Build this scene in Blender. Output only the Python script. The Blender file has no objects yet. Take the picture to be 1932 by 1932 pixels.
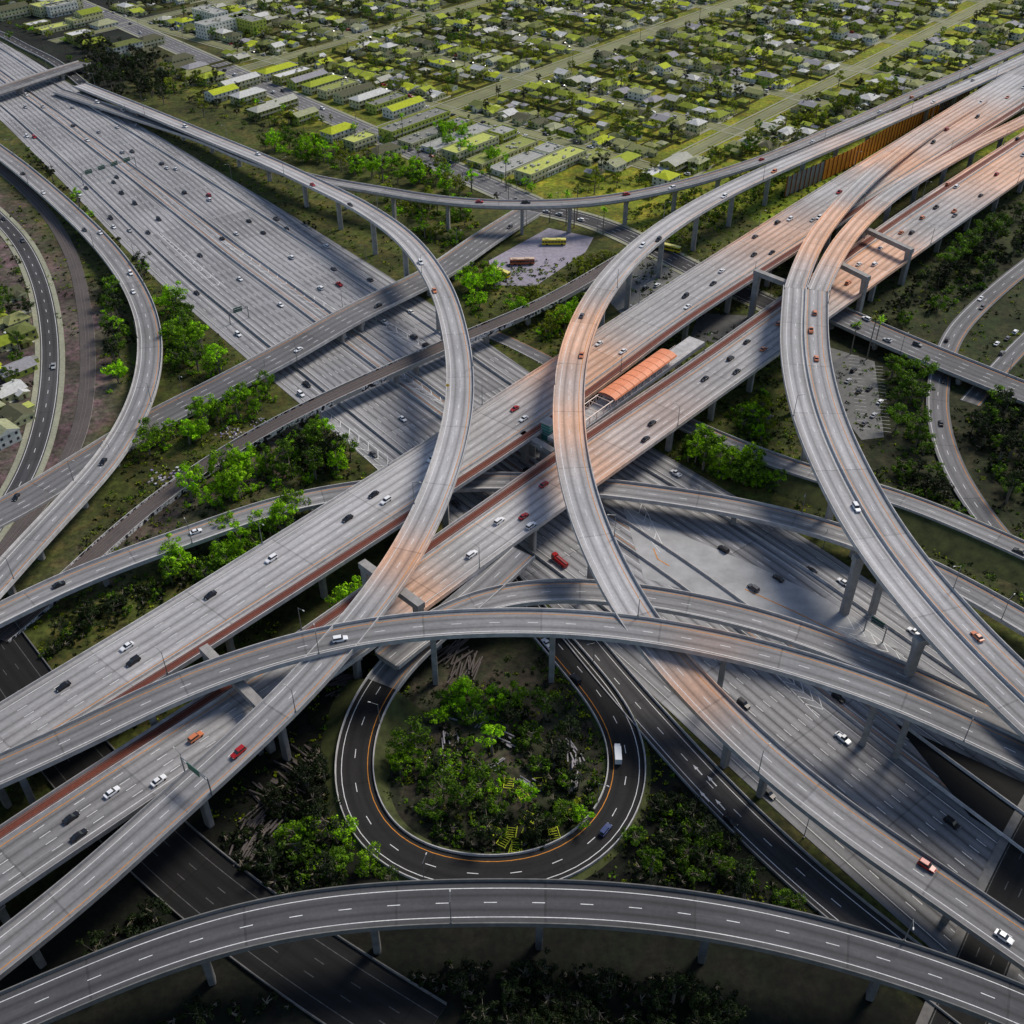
import bpy, math, random
import numpy as np
from mathutils import Vector, Matrix
random.seed(7); rng=np.random.default_rng(7)
# ---------------------------------------------------------------- image pixels unprojected through the camera to a given height
H=260.0; P=math.radians(38.4); CP,SP=math.cos(P),math.sin(P)
def S(u,v,z=0.0):
    a=(u-966)/2000.; b=(966-v)/2000.
    t=(H-z)/(SP-b*CP)
    return np.array([a*t,t*(CP+b*SP),z])
sc=bpy.context.scene
E1=np.array([.643,.766]); E2=np.array([.766,-.643]); O=np.array([11.,641.])
def ST(s,t): return O+s*E1+t*E2
ANG1=math.atan2(.766,.643)
# ---------------------------------------------------------------- materials
def newmat(name):
    m=bpy.data.materials.new(name); m.use_nodes=True
    nt=m.node_tree; b=nt.nodes['Principled BSDF']; b.inputs['Roughness'].default_value=.85
    b.inputs['Specular IOR Level'].default_value=.25
    return m,nt,b
def N(nt,t,**k):
    n=nt.nodes.new(t)
    for a,v in k.items(): setattr(n,a,v)
    return n
def math_(nt,op,a,b=None,c=None):
    n=N(nt,'ShaderNodeMath',operation=op)
    for i,x in enumerate((a,b,c)):
        if x is None: continue
        if isinstance(x,(int,float)): n.inputs[i].default_value=x
        else: nt.links.new(x,n.inputs[i])
    return n.outputs[0]
def noise(nt,vec,scale,detail=4,rough=.6):
    n=N(nt,'ShaderNodeTexNoise'); n.inputs['Scale'].default_value=scale
    n.inputs['Detail'].default_value=detail; n.inputs['Roughness'].default_value=rough
    if vec is not None: nt.links.new(vec,n.inputs['Vector'])
    return n.outputs['Fac']
def maprange(nt,x,a,b,c,d):
    n=N(nt,'ShaderNodeMapRange'); nt.links.new(x,n.inputs[0])
    for i,v in enumerate((a,b,c,d)): n.inputs[i+1].default_value=v
    return n.outputs[0]
def scalecol(nt,col,fac):
    n=N(nt,'ShaderNodeVectorMath',operation='SCALE')
    if isinstance(col,tuple): n.inputs[0].default_value=col[:3]
    else: nt.links.new(col,n.inputs[0])
    nt.links.new(fac,n.inputs['Scale']); return n.outputs[0]
def mixc(nt,f,a,b,mode='MIX'):
    n=N(nt,'ShaderNodeMix',data_type='RGBA',blend_type=mode)
    for i,x in ((0,f),(6,a),(7,b)):
        if isinstance(x,(int,float)): n.inputs[i].default_value=x
        elif isinstance(x,tuple): n.inputs[i].default_value=(*x[:3],1)
        else: nt.links.new(x,n.inputs[i])
    return n.outputs[2]
def geo(nt): return N(nt,'ShaderNodeNewGeometry').outputs['Position']
def road_mat(name,base,oil=.35,seg=.12):
    m,nt,b=newmat(name)
    uv=N(nt,'ShaderNodeUVMap',uv_map='UVMap').outputs[0]
    sx=N(nt,'ShaderNodeSeparateXYZ'); nt.links.new(uv,sx.inputs[0]); x,y=sx.outputs[0],sx.outputs[1]
    fr=math_(nt,'FRACT',x); ce=math_(nt,'ABSOLUTE',math_(nt,'SUBTRACT',fr,.5))
    oilm=maprange(nt,ce,.02,.24,1,0)
    tr=math_(nt,'ABSOLUTE',math_(nt,'SUBTRACT',ce,.26)); trk=maprange(nt,tr,.0,.12,1,0)
    cb=N(nt,'ShaderNodeCombineXYZ')
    nt.links.new(math_(nt,'MULTIPLY',x,1.3),cb.inputs[0]); nt.links.new(math_(nt,'MULTIPLY',y,.015),cb.inputs[1])
    n1=noise(nt,cb.outputs[0],2.2,6,.65)
    g=geo(nt); n2=noise(nt,g,.02,5,.6); n3=noise(nt,g,.9,3,.7)
    cs=N(nt,'ShaderNodeCombineXYZ'); nt.links.new(math_(nt,'FLOOR',math_(nt,'DIVIDE',y,37.)),cs.inputs[0])
    nt.links.new(math_(nt,'FLOOR',math_(nt,'DIVIDE',x,3.01)),cs.inputs[1])
    wn=N(nt,'ShaderNodeTexWhiteNoise'); nt.links.new(cs.outputs[0],wn.inputs[0])
    seg_=maprange(nt,wn.outputs[0],0,1,1-seg,1+seg)
    jt=math_(nt,'FRACT',math_(nt,'DIVIDE',y,37.)); jl=math_(nt,'LESS_THAN',jt,.016)
    jj=math_(nt,'SUBTRACT',1.,math_(nt,'MULTIPLY',jl,.25))
    f=math_(nt,'SUBTRACT',1.,math_(nt,'MULTIPLY',math_(nt,'MULTIPLY',oilm,n1),oil*1.9))
    f=math_(nt,'MULTIPLY',f,math_(nt,'SUBTRACT',1.,math_(nt,'MULTIPLY',trk,oil*.25)))
    f=math_(nt,'MULTIPLY',f,maprange(nt,n1,.25,.75,.72,1.25))
    f=math_(nt,'MULTIPLY',f,maprange(nt,n2,.3,.7,.8,1.2))
    f=math_(nt,'MULTIPLY',f,maprange(nt,n3,.2,.8,.84,1.16))
    f=math_(nt,'MULTIPLY',f,seg_); f=math_(nt,'MULTIPLY',f,jj)
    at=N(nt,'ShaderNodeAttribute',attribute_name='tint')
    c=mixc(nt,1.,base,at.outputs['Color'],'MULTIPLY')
    nt.links.new(scalecol(nt,c,f),b.inputs['Base Color']); return m
def noisy(name,base,sc_=.5,lo=.7,hi=1.25,rough=.85,rnd=0,tint=False):
    m,nt,b=newmat(name); g=geo(nt)
    f=math_(nt,'MULTIPLY',maprange(nt,noise(nt,g,sc_,5,.65),.25,.75,lo,hi),maprange(nt,noise(nt,g,sc_*.07,3,.5),.3,.7,.88,1.12))
    if rnd:
        oi=N(nt,'ShaderNodeObjectInfo'); f=math_(nt,'MULTIPLY',f,maprange(nt,oi.outputs['Random'],0,1,1-rnd,1+rnd))
    c=base
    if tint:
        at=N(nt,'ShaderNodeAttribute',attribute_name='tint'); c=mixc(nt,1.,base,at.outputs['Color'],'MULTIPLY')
    nt.links.new(scalecol(nt,c,f),b.inputs['Base Color']); b.inputs['Roughness'].default_value=rough; return m
def palette(name,cols,rough=.85,sc_=.6,shift=0.):
    m,nt,b=newmat(name); oi=N(nt,'ShaderNodeObjectInfo')
    r=math_(nt,'FRACT',math_(nt,'ADD',math_(nt,'MULTIPLY',oi.outputs['Random'],7.31),shift))
    cr=N(nt,'ShaderNodeValToRGB'); cr.color_ramp.interpolation='CONSTANT'
    el=cr.color_ramp.elements
    while len(el)<len(cols): el.new(.5)
    for i,c in enumerate(cols): el[i].position=i/len(cols); el[i].color=(*c,1)
    nt.links.new(r,cr.inputs[0])
    f=maprange(nt,noise(nt,geo(nt),sc_,5,.7),.25,.75,.68,1.25)
    nt.links.new(scalecol(nt,cr.outputs[0],f),b.inputs['Base Color']); b.inputs['Roughness'].default_value=rough; return m
def flat(name,c,rough=.5,metal=0,spec=.4):
    m,nt,b=newmat(name); b.inputs['Base Color'].default_value=(*c,1); b.inputs['Roughness'].default_value=rough
    b.inputs['Metallic'].default_value=metal; b.inputs['Specular IOR Level'].default_value=spec; return m
M={}
M['conc']=road_mat('concrete_deck',(.42,.41,.415),.45)
M['conc2']=road_mat('aged_concrete_deck',(.26,.256,.262),.4)
M['conc3']=road_mat('dimmed_deck',(.085,.084,.09),.4)  # near flyover deck, foreground darkness put into its base colour
M['frwy']=road_mat('freeway_concrete',(.31,.308,.32),.6)
M['asph']=road_mat('asphalt_paving',(.065,.063,.066),.3)
M['dark']=road_mat('new_asphalt',(.022,.021,.021),.3)
M['black']=road_mat('dimmed_asphalt',(.012,.012,.012),.3)  # asphalt of the nearest streets, blackened to paint in the dim foreground
M['grey']=road_mat('worn_asphalt',(.16,.157,.163),.3)
M['res']=road_mat('residential_asphalt',(.22,.225,.115),.2)
M['par']=noisy('parapet_concrete',(.50,.485,.48),.35,.65,1.2,tint=True)
M['par2']=noisy('dimmed_parapet',(.17,.165,.16),.35,.6,1.2)  # parapet darkened in colour to carry the foreground light falloff
M['fas']=noisy('girder_concrete',(.33,.315,.305),.3,.65,1.2,tint=True)
M['white']=noisy('road_paint_white',(.8,.8,.8),1.5,.6,1.1)
M['dim_paint']=noisy('dimmed_road_paint',(.12,.12,.12),.8,.3,1.2)  # lane paint with the foreground dimness painted into its colour
M['yel']=noisy('road_paint_yellow',(.72,.28,.04),1.5,.6,1.1)
M['ballast']=noisy('rail_ballast',(.15,.045,.03),1.2)
M['ballast2']=noisy('grey_ballast',(.10,.085,.08),1.2)
M['steel']=flat('rail_steel',(.3,.22,.2),.4,.5)
M['side']=noisy('sidewalk_concrete',(.30,.30,.22),.8)
M['slope']=noisy('embankment_soil',(.05,.06,.018),.25,.4,1.7)
m,nt,b=newmat('graffiti_parapet'); g=geo(nt); n1=noise(nt,g,.55,2,.5); n2=noise(nt,g,1.6,2,.5); n3=noise(nt,g,.035,2,.5)
gr=math_(nt,'MULTIPLY',math_(nt,'GREATER_THAN',n2,.5),math_(nt,'GREATER_THAN',n3,.45))
c=mixc(nt,gr,(.3,.3,.29),(.75,.74,.76)); c=mixc(nt,math_(nt,'MULTIPLY',math_(nt,'GREATER_THAN',n1,.53),math_(nt,'GREATER_THAN',n3,.45)),c,(.02,.02,.03))
nt.links.new(c,b.inputs['Base Color']); M['graf']=m
def leafmat(name,a,bc,trans=.3):
    m,nt,b=newmat(name); g=geo(nt); oi=N(nt,'ShaderNodeObjectInfo')
    n=maprange(nt,noise(nt,g,.5,3,.6),.38,.64,0,1)
    c=mixc(nt,n,a,bc); f=maprange(nt,oi.outputs['Random'],0,1,.55,1.3)
    col=scalecol(nt,c,f); nt.links.new(col,b.inputs['Base Color']); b.inputs['Roughness'].default_value=.7
    tr=N(nt,'ShaderNodeBsdfTranslucent'); nt.links.new(col,tr.inputs[0])
    mx=N(nt,'ShaderNodeMixShader'); mx.inputs[0].default_value=trans
    out=nt.nodes['Material Output']; nt.links.new(b.outputs[0],mx.inputs[1]); nt.links.new(tr.outputs[0],mx.inputs[2]); nt.links.new(mx.outputs[0],out.inputs[0]); return m
M['lime']=leafmat('foliage_lime',(.06,.15,.002),(.46,.86,.01),.35)
M['green']=leafmat('foliage_green',(.02,.05,.003),(.17,.34,.008))
M['darkleaf']=leafmat('foliage_dark',(.007,.014,.004),(.028,.05,.008))
M['olive']=leafmat('foliage_yellow_green',(.05,.075,.003),(.38,.46,.01))
M['bark']=noisy('bark',(.2,.17,.13),2)
# ---------------------------------------------------------------- mesh builder
class MB:
    def __init__(s): s.v=[];s.f=[];s.m=[];s.uv={};s.t=[]
    def add(s,pts,t=(1,1,1)):
        i=len(s.v); s.v.extend([tuple(map(float,p)) for p in pts]); s.t.extend([t]*len(pts)); return i
    def face(s,idx,m=0,uv=None):
        if uv is not None: s.uv[len(s.f)]=uv
        s.f.append(tuple(idx)); s.m.append(m)
    def poly(s,pts,m=0,uv=None,t=(1,1,1)):
        i=s.add(pts,t); s.face(range(i,i+len(pts)),m,uv)
    def box(s,c,size,ang=0,m=0,top=None,taper=1.,tm=None):
        x,y,z=c; w,d,h=size; ca,sa=math.cos(ang),math.sin(ang); pts=[]
        for k,zz in ((1,z),(taper,z+h)):
            for sx,sy in ((-1,-1),(1,-1),(1,1),(-1,1)):
                a,b=sx*w/2*k,sy*d/2*k; pts.append((x+a*ca-b*sa,y+a*sa+b*ca,zz))
        i=s.add(pts)
        s.face((i+3,i+2,i+1,i),m); s.face((i+4,i+5,i+6,i+7),m if tm is None else tm)
        for a in range(4): b=(a+1)%4; s.face((i+a,i+b,i+4+b,i+4+a),m)
    def cyl(s,p0,p1,r0,r1,n=6,m=0,cap=True):
        p0=Vector(p0);p1=Vector(p1);d=(p1-p0).normalized()
        a=d.orthogonal().normalized();b=d.cross(a);pts=[]
        for p,r in((p0,r0),(p1,r1)):
            for k in range(n):
                t=2*math.pi*k/n; pts.append(p+a*(r*math.cos(t))+b*(r*math.sin(t)))
        i=s.add(pts)
        for k in range(n): j=(k+1)%n; s.face((i+k,i+j,i+n+j,i+n+k),m)
        if cap: s.face(range(i+n,i+2*n),m); s.face(list(range(i,i+n))[::-1],m)
    def mesh(s,name,mats):
        me=bpy.data.meshes.new(name); me.from_pydata(s.v,[],s.f)
        for m in mats: me.materials.append(m)
        me.polygons.foreach_set('material_index',s.m)
        uvl=me.uv_layers.new(name='UVMap'); arr=np.zeros((len(me.loops),2),dtype=np.float32)
        st=np.zeros(len(me.polygons),dtype=np.int32); me.polygons.foreach_get('loop_start',st)
        for fi,u in s.uv.items():
            for k,q in enumerate(u): arr[st[fi]+k]=q
        uvl.data.foreach_set('uv',arr.ravel())
        ca=me.color_attributes.new(name='tint',type='FLOAT_COLOR',domain='POINT')
        t=np.ones((len(s.v),4),dtype=np.float32); t[:,:3]=np.array(s.t,dtype=np.float32).reshape(-1,3)
        ca.data.foreach_set('color',t.ravel()); me.update(); return me
    def obj(s,name,mats):
        o=bpy.data.objects.new(name,s.mesh(name,mats)); sc.collection.objects.link(o); return o
def inst(name,me,loc,rz=0,s=1.):
    o=bpy.data.objects.new(name,me); o.location=loc; o.rotation_euler=(0,0,rz)
    o.scale=s if hasattr(s,'__len__') else (s,s,s); sc.collection.objects.link(o); return o
# tint paints sunset glow and foreground light falloff into road and column colours
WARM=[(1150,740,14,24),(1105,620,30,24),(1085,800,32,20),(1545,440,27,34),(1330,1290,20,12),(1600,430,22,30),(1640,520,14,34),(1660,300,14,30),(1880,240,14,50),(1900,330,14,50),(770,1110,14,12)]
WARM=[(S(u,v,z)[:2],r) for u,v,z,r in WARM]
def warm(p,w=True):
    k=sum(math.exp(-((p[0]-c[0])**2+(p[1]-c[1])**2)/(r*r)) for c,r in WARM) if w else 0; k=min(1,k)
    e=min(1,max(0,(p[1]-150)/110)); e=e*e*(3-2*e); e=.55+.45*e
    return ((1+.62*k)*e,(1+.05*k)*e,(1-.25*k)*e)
# ---------------------------------------------------------------- roads
def path(pts,step=3.,it=10):
    Pp=np.array(pts,float); ext=np.vstack([2*Pp[0]-Pp[1],Pp,2*Pp[-1]-Pp[-2]]); out=[]
    for i in range(1,len(ext)-2):
        p0,p1,p2,p3=ext[i-1:i+3]
        for t in np.linspace(0,1,16,endpoint=False):
            out.append(.5*((2*p1)+(-p0+p2)*t+(2*p0-5*p1+4*p2-p3)*t*t+(-p0+3*p1-3*p2+p3)*t**3))
    out.append(Pp[-1]); out=np.array(out)
    d=np.r_[0,np.cumsum(np.linalg.norm(np.diff(out[:,:2],axis=0),axis=1))]
    n=max(4,int(d[-1]/step)); dd=np.linspace(0,d[-1],n)
    q=np.stack([np.interp(dd,d,out[:,k]) for k in range(3)],1)
    for _ in range(it*3): q[1:-1]=.25*q[:-2]+.5*q[1:-1]+.25*q[2:]
    return q
class Road: pass
RD={}
def finish(r):
    r.C=(r.L+r.R)/2; r.W=np.linalg.norm((r.R-r.L)[:,:2],axis=1)
    r.d=np.r_[0,np.cumsum(np.linalg.norm(np.diff(r.C[:,:2],axis=0),axis=1))]
    r.U=(r.R-r.L)/r.W[:,None]; RD[r.key]=r; return r
def pos(r,d,f,off=0.,dz=0.):
    g=lambda A:np.stack([np.interp(d,r.d,A[:,k]) for k in range(3)],-1)
    L,R,U=g(r.L),g(r.R),g(r.U); p=L+(R-L)*f+U*off; p[...,2]+=dz; return p
def center(key,pts,width):
    r=Road(); r.key=key; C=path([S(*p) for p in pts])
    T=np.gradient(C[:,:2],axis=0); T/=np.linalg.norm(T,axis=1)[:,None]
    n=np.stack([-T[:,1],T[:,0],0*T[:,0]],1); r.L=C+n*width/2; r.R=C-n*width/2; return finish(r)
def by_edges(key,Lp,Rp,z,ax,ext=(0,0)):
    r=Road(); r.key=key; n=np.array([-ax[1],ax[0]])
    def pr(P):
        q=np.array([S(u,v,z)[:2] for u,v in P]); a=q@ax; b=q@n; i=np.argsort(a); return a[i],b[i]
    la,lb=pr(Lp); ra,rb=pr(Rp)
    a0=min(la[0],ra[0])-ext[0]; a1=max(la[-1],ra[-1])+ext[1]; A=np.arange(a0,a1,4.)
    def ev(a,b):
        k=np.polyfit(a,b,1); y=np.interp(A,a,b)
        y=np.where(A<a[0],b[0]+k[0]*(A-a[0]),y); y=np.where(A>a[-1],b[-1]+k[0]*(A-a[-1]),y)
        for _ in range(60): y[1:-1]=.25*y[:-2]+.5*y[1:-1]+.25*y[2:]
        return y
    l,rr=ev(la,lb),ev(ra,rb)
    mk=lambda b:np.column_stack([A[:,None]*ax+b[:,None]*n,np.full(len(A),z)])
    r.L=mk(l); r.R=mk(rr); return finish(r)
def inside(p,margin=0,skip=(),zmax=99,zmin=-9):
    res=[]
    for k,r in RD.items():
        if k in skip: continue
        dd=(r.C[:,0]-p[0])**2+(r.C[:,1]-p[1])**2; i=int(dd.argmin())
        q=np.array(p[:2])-r.L[i,:2]; x=q@r.U[i,:2]
        al=abs((np.array(p[:2])-r.C[i,:2])@np.array([-r.U[i,1],r.U[i,0]]))
        if -margin<x<r.W[i]+margin and al<6+margin and zmin<r.C[i,2]<zmax: res.append((k,r.C[i,2],x/r.W[i],r.W[i]))
    return res
SEC={
 'bridge':([(0,1.9,-2.2),(0,0,-.75),(0,0,.95),(0,.3,.95),(0,.45,0),(1,-.45,0),(1,-.3,.95),(1,0,.95),(1,0,-.75),(1,-1.9,-2.2)],[2,1,1,1,0,1,1,1,2,2]),
 'ground':([(0,0,-.3),(0,0,0),(1,0,0),(1,0,-.3)],[1,0,1,1]),
 'wall':([(0,0,-.3),(0,0,.8),(0,.3,.8),(0,.4,0),(1,-.4,0),(1,-.3,.8),(1,0,.8),(1,0,-.3)],[1,1,1,0,1,1,1,1]),
 'street':([(0,-2.4,-.3),(0,-2.4,.14),(0,0,.14),(0,0,0),(1,0,0),(1,0,.14),(1,2.4,.14),(1,2.4,-.3)],[3,3,3,0,3,3,3,3]),
 'rail':([(0,0,-1.4),(0,0,.9),(0,.3,.9),(0,.3,0),(1,-.3,0),(1,-.3,.9),(1,0,.9),(1,0,-1.4)],[10,1,10,6,10,1,10,2]),
}
def MATS(deck,par='par'):
    d=par=='par2'
    return [M[deck],M[par],M['par2'] if d else M['fas'],M['par2'] if d else M['side'],M['dim_paint'] if deck in('black',) else M['white'],M['yel'],M['ballast'],M['steel'],M['slope'],M['ballast2'],M['graf']]
BARF=[.14,.435,.545,.86]
def column(mb,x,y,ztop,ang,w=2.6,d=1.9,flare=1.9,t=(1,1,1)):
    secs=[(-.6,1,1),(ztop-5.,1,1),(ztop-2.,1.15,1),(ztop,flare,1.05)]
    if ztop<8: secs=[(-.6,1,1),(ztop-2.,1,1),(ztop-.8,1.1,1),(ztop,flare*.8,1.05)]
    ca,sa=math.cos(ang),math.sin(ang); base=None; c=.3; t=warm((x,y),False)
    for z,kx,ky in secs:
        a,b=w/2*kx,d/2*ky; loop=[(-a+c,-b),(a-c,-b),(a,-b+c),(a,b-c),(a-c,b),(-a+c,b),(-a,b-c),(-a,-b+c)]
        i=mb.add([(x+p*ca-q*sa,y+p*sa+q*ca,z) for p,q in loop],t)
        if base is not None:
            for k in range(8): j=(k+1)%8; mb.face((base+k,base+j,i+j,i+k),2)
        base=i
def strip(mb,r,f,off,w,m,d0=0,d1=None,dz=.03,step=4.):
    d1=r.d[-1] if d1 is None else d1; n=max(2,int((d1-d0)/step)); dd=np.linspace(d0,d1,n)
    A=pos(r,dd,f,off-w/2,dz); B=pos(r,dd,f,off+w/2,dz); i=mb.add(A); j=mb.add(B)
    for k in range(n-1): mb.face((i+k,i+k+1,j+k+1,j+k),m)
def dashes(mb,r,f,off,w=.22,m=4,per=12.,ln=3.2,dz=.03,d0=0,d1=None):
    d1=r.d[-1] if d1 is None else d1; dd=np.arange(d0+1,d1-ln,per)
    if len(dd)==0: return
    a=pos(r,dd,f,off-w/2,dz);b=pos(r,dd,f,off+w/2,dz);c=pos(r,dd+ln,f,off+w/2,dz);e=pos(r,dd+ln,f,off-w/2,dz)
    for k in range(len(dd)): mb.poly([a[k],b[k],c[k],e[k]],m)
def jersey(mb,r,f,w=.6,h=.9,d0=0,d1=None,m=1,off=0):
    d1=r.d[-1] if d1 is None else d1; n=int((d1-d0)/4)+2; dd=np.linspace(d0,d1,n)
    q=[mb.add(pos(r,dd,f,off+o,z)) for o,z in((-w/2,0),(-w/5,h),(w/5,h),(w/2,0))]
    for k in range(n-1):
        for a in range(3): mb.face((q[a]+k,q[a]+k+1,q[a+1]+k+1,q[a+1]+k),m)
def build(r,name,kind,deck,lanes=2,marks=True,cols=None,fill=False,yl=True,custom=None,sh=None,span=38.,split=False,par_='par'):
    mb=MB(); loop,mm=SEC[kind]; n=len(r.C)
    W=r.W.mean(); par=.45 if kind in('bridge','wall') else .2
    if sh is None: sh=(W-2*par-lanes*3.6)*.42
    x0=par+sh
    lw=(W-2*x0)/lanes if lanes else 3.6
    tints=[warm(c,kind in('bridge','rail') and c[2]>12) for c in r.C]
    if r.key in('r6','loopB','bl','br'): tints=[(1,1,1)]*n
    ids=[]
    for f,off,dz in loop:
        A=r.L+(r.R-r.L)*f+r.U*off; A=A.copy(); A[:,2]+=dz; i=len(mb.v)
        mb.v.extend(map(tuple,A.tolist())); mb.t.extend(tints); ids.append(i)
    K=len(loop)
    for a in range(K):
        b=(a+1)%K; mi=mm[a]
        for k in range(n-1):
            uv=None
            if mi==0:
                fa,oa,_=loop[a]; fb,ob,_=loop[b]
                g=lambda f,o,kk:((f*r.W[kk]+o-x0)/lw,r.d[kk])
                uv=[g(fa,oa,k),g(fa,oa,k+1),g(fb,ob,k+1),g(fb,ob,k)]
            mb.face((ids[a]+k,ids[a]+k+1,ids[b]+k+1,ids[b]+k),mi,uv)
    for e in (0,n-1): mb.face([i+e for i in ids],2 if kind=='bridge' else 1)
    if marks and lanes:
        strip(mb,r,0,x0,.22,5 if yl else 4); strip(mb,r,1,-x0,.22,4)
        for l in range(1,lanes): dashes(mb,r,0,x0+l*lw) if not split else dashes(mb,r,(x0+l*lw)/W,0)
    if custom: custom(mb,r)
    if fill:
        for side in(0,1):
            o=r.L if side==0 else r.R; sg=-1 if side==0 else 1
            A=o.copy(); A[:,2]-=.25; B=o+r.U*sg*(1.7*np.maximum(r.C[:,2:3],0)+.5); B[:,2]=-.25
            A+=r.U*sg*.05
            i=mb.add(A);j=mb.add(B)
            for k in range(n-1): mb.face((i+k,i+k+1,j+k+1,j+k),8)
    if cols:
        d=span*.5
        while d<r.d[-1]:
            best=None
            for s_ in (0,4,-4,8,-8,12,-12,16,-16):
                dd=min(max(d+s_,0),r.d[-1]); p=pos(r,dd,.5)
                if p[2]<5: continue
                c_=abs(s_)*.05; ok=True
                pts=[pos(r,dd,f) for f in cols]
                for pp in pts:
                    for k,z,f,w in inside(pp,2.2,(r.key,),pp[2]-2.5):
                        if k=='i110':
                            e=min(abs(f-b)*w for b in BARF+[0,1]); c_+=e
                            if e>5: ok=False
                        else: ok=False
                if ok and (best is None or c_<best[0]): best=(c_,dd,pts)
            if best:
                dd=best[1]; u=pos(r,dd,1)-pos(r,dd,0); ang=math.atan2(u[1],u[0])
                for pp in best[2]: column(mb,pp[0],pp[1],pp[2]-2.,ang)
                if len(cols)>1:
                    c=pos(r,dd,.5); L_=np.linalg.norm(u[:2])*(max(cols)-min(cols))+4
                    mb.box((c[0],c[1],c[2]-3.6),(L_,2.2,1.5),ang,2)
            d+=span
    return mb,mb.obj(name,MATS(deck,par_))
# --- geometry table
center('r1',[(150,160,5),(270,208,7),(400,262,10),(500,303,14),(590,345,19),(680,390,23),(765,450,26),(828,535,28),(860,635,29),(869,740,29),(850,850,29),(806,970,28),(745,1080,27),(665,1185,25),(565,1300,23),(445,1415,20),(300,1545,17),(160,1672,15),(0,1800,14),(-130,1900,14)],11.5)
center('r2',[(110,172,2),(260,222,4),(380,262,6),(470,300,9),(560,330,12),(640,347,15),(720,360,17),(800,374,18),(900,384,18),(1000,386,18),(1100,382,18),(1200,368,17),(1320,340,16),(1450,298,15),(1600,235,14),(1750,168,13),(1932,88,12),(2200,-35,12)],9.5)
center('r3',[(2100,30,13),(1932,112,14),(1800,172,15),(1680,225,16),(1580,268,18),(1470,315,21),(1360,367,24),(1260,427,27),(1182,492,29),(1122,570,31),(1086,655,32),(1073,745,32),(1076,840,32),(1096,940,31),(1133,1040,29),(1180,1130,27),(1235,1215,24),(1320,1308,20),(1420,1410,17),(1527,1498,14),(1640,1585,12),(1748,1655,11),(1860,1735,10),(2000,1830,10)],12.5)
center('r4',[(1520,545,30),(1517,640,31),(1528,725,31),(1555,815,31),(1603,918,30),(1668,1028,29),(1765,1150,28),(1870,1262,27),(1975,1362,26),(2100,1470,25)],21)
center('r4a',[(1850,190,14.6),(1760,245,15.5),(1690,295,18),(1635,340,21),(1585,392,24),(1540,450,27),(1512,510,29),(1500,548,30)],10.3)
center('r4b',[(2100,140,16),(1932,228,17),(1850,268,18),(1765,315,20),(1695,358,22),(1640,402,25),(1592,455,28),(1560,510,29.5),(1544,548,30)],10.3)
center('r5',[(-150,1520,19),(0,1455,20),(150,1388,21),(300,1313,22),(470,1247,24),(640,1202,25),(800,1180,26),(960,1173,26),(1100,1177,26),(1250,1195,26),(1400,1225,25),(1550,1267,24),(1700,1320,23),(1850,1388,22),(2000,1460,21)],11.5)
center('r5b',[(730,1245,11),(800,1185,11.5),(880,1143,12),(960,1120,12),(1060,1113,12),(1170,1119,12),(1290,1138,12),(1400,1162,12),(1500,1192,11),(1620,1238,10),(1750,1295,9),(1880,1358,8),(2000,1418,7)],11)
center('r6',[(-150,1985,15),(0,1922,16),(150,1855,18),(300,1795,19),(450,1748,20),(620,1717,20),(800,1704,20),(960,1702,20),(1120,1705,20),(1280,1720,20),(1450,1750,19),(1600,1788,18),(1760,1838,17),(1932,1903,16),(2050,1960,15)],12.3)
center('r7',[(-150,1235,7),(0,1160,7.5),(110,1106,7.5),(250,1050,7.5),(370,1008,7.5),(500,962,7.5),(620,934,7.5),(740,918,7.5),(880,909,7.5),(1010,910,7.5),(1140,921,7.5),(1300,942,7.5),(1450,970,7.5),(1600,1012,7.5),(1720,1060,7.5),(1830,1115,7.5),(1975,1200,7.5)],11)
center('r8',[(1250,780,1),(1330,818,2),(1420,855,4),(1540,897,5.5),(1680,935,6),(1810,985,6),(1960,1052,5),(2080,1110,4)],10)
center('r9',[(-120,205,5),(0,288,5.5),(80,352,6),(175,440,6.5),(240,520,7),(277,600,7),(283,680,7),(262,765,7),(205,865,7.5),(120,960,8),(45,1040,9.5),(0,1092,10.5),(-120,1220,11)],11.5)
center('loop',[(985,1040,13.4),(925,1098,12.2),(860,1155,10.6),(790,1210,8.5),(730,1270,6),(684,1345,4),(662,1430,2.8),(668,1515,1.8),(712,1590,1.2),(795,1638,1),(905,1655,1),(1010,1650,1),(1100,1612,1),(1165,1545,1),(1191,1460,.9),(1178,1375,.7),(1130,1305,.5),(1070,1235,.4),(1015,1170,.35),(965,1110,.3),(915,1050,.3)],11.6)
center('r11',[(1085,1190,.1),(1150,1270,.1),(1240,1372,.1),(1345,1488,.1),(1460,1602,.1),(1570,1698,.1),(1690,1795,.1),(1860,1925,.1)],12)
center('b1',[(-80,1010,.3),(40,950,.3),(160,875,.3),(290,795,.6),(380,750,3),(470,703,6.4),(560,655,7),(650,602,7),(740,557,7),(825,515,6.5),(910,455,3.5),(1000,398,.3)],17)
center('b2',[(0,1205,.2),(90,1130,.25),(190,1035,.5),(290,950,1),(380,885,2.5),(460,835,5),(545,788,7.5),(640,742,8),(760,688,8),(880,635,8),(1000,585,8),(1090,538,7),(1170,490,5),(1240,450,4)],8.5)
center('ave',[(-150,-115,.06),(60,-30,.06),(200,30,.06),(400,118,.06),(600,208,.06),(800,295,.06),(1000,384,.06)],19)
center('fig',[(1000,390,.08),(1110,415,.08),(1200,452,.08),(1300,505,.08),(1420,560,.08),(1530,612,.08)],15)
center('xst',[(1530,570,5),(1620,612,5.5),(1720,655,5.5),(1830,700,5),(1960,752,4),(2100,810,3)],18)
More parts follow.
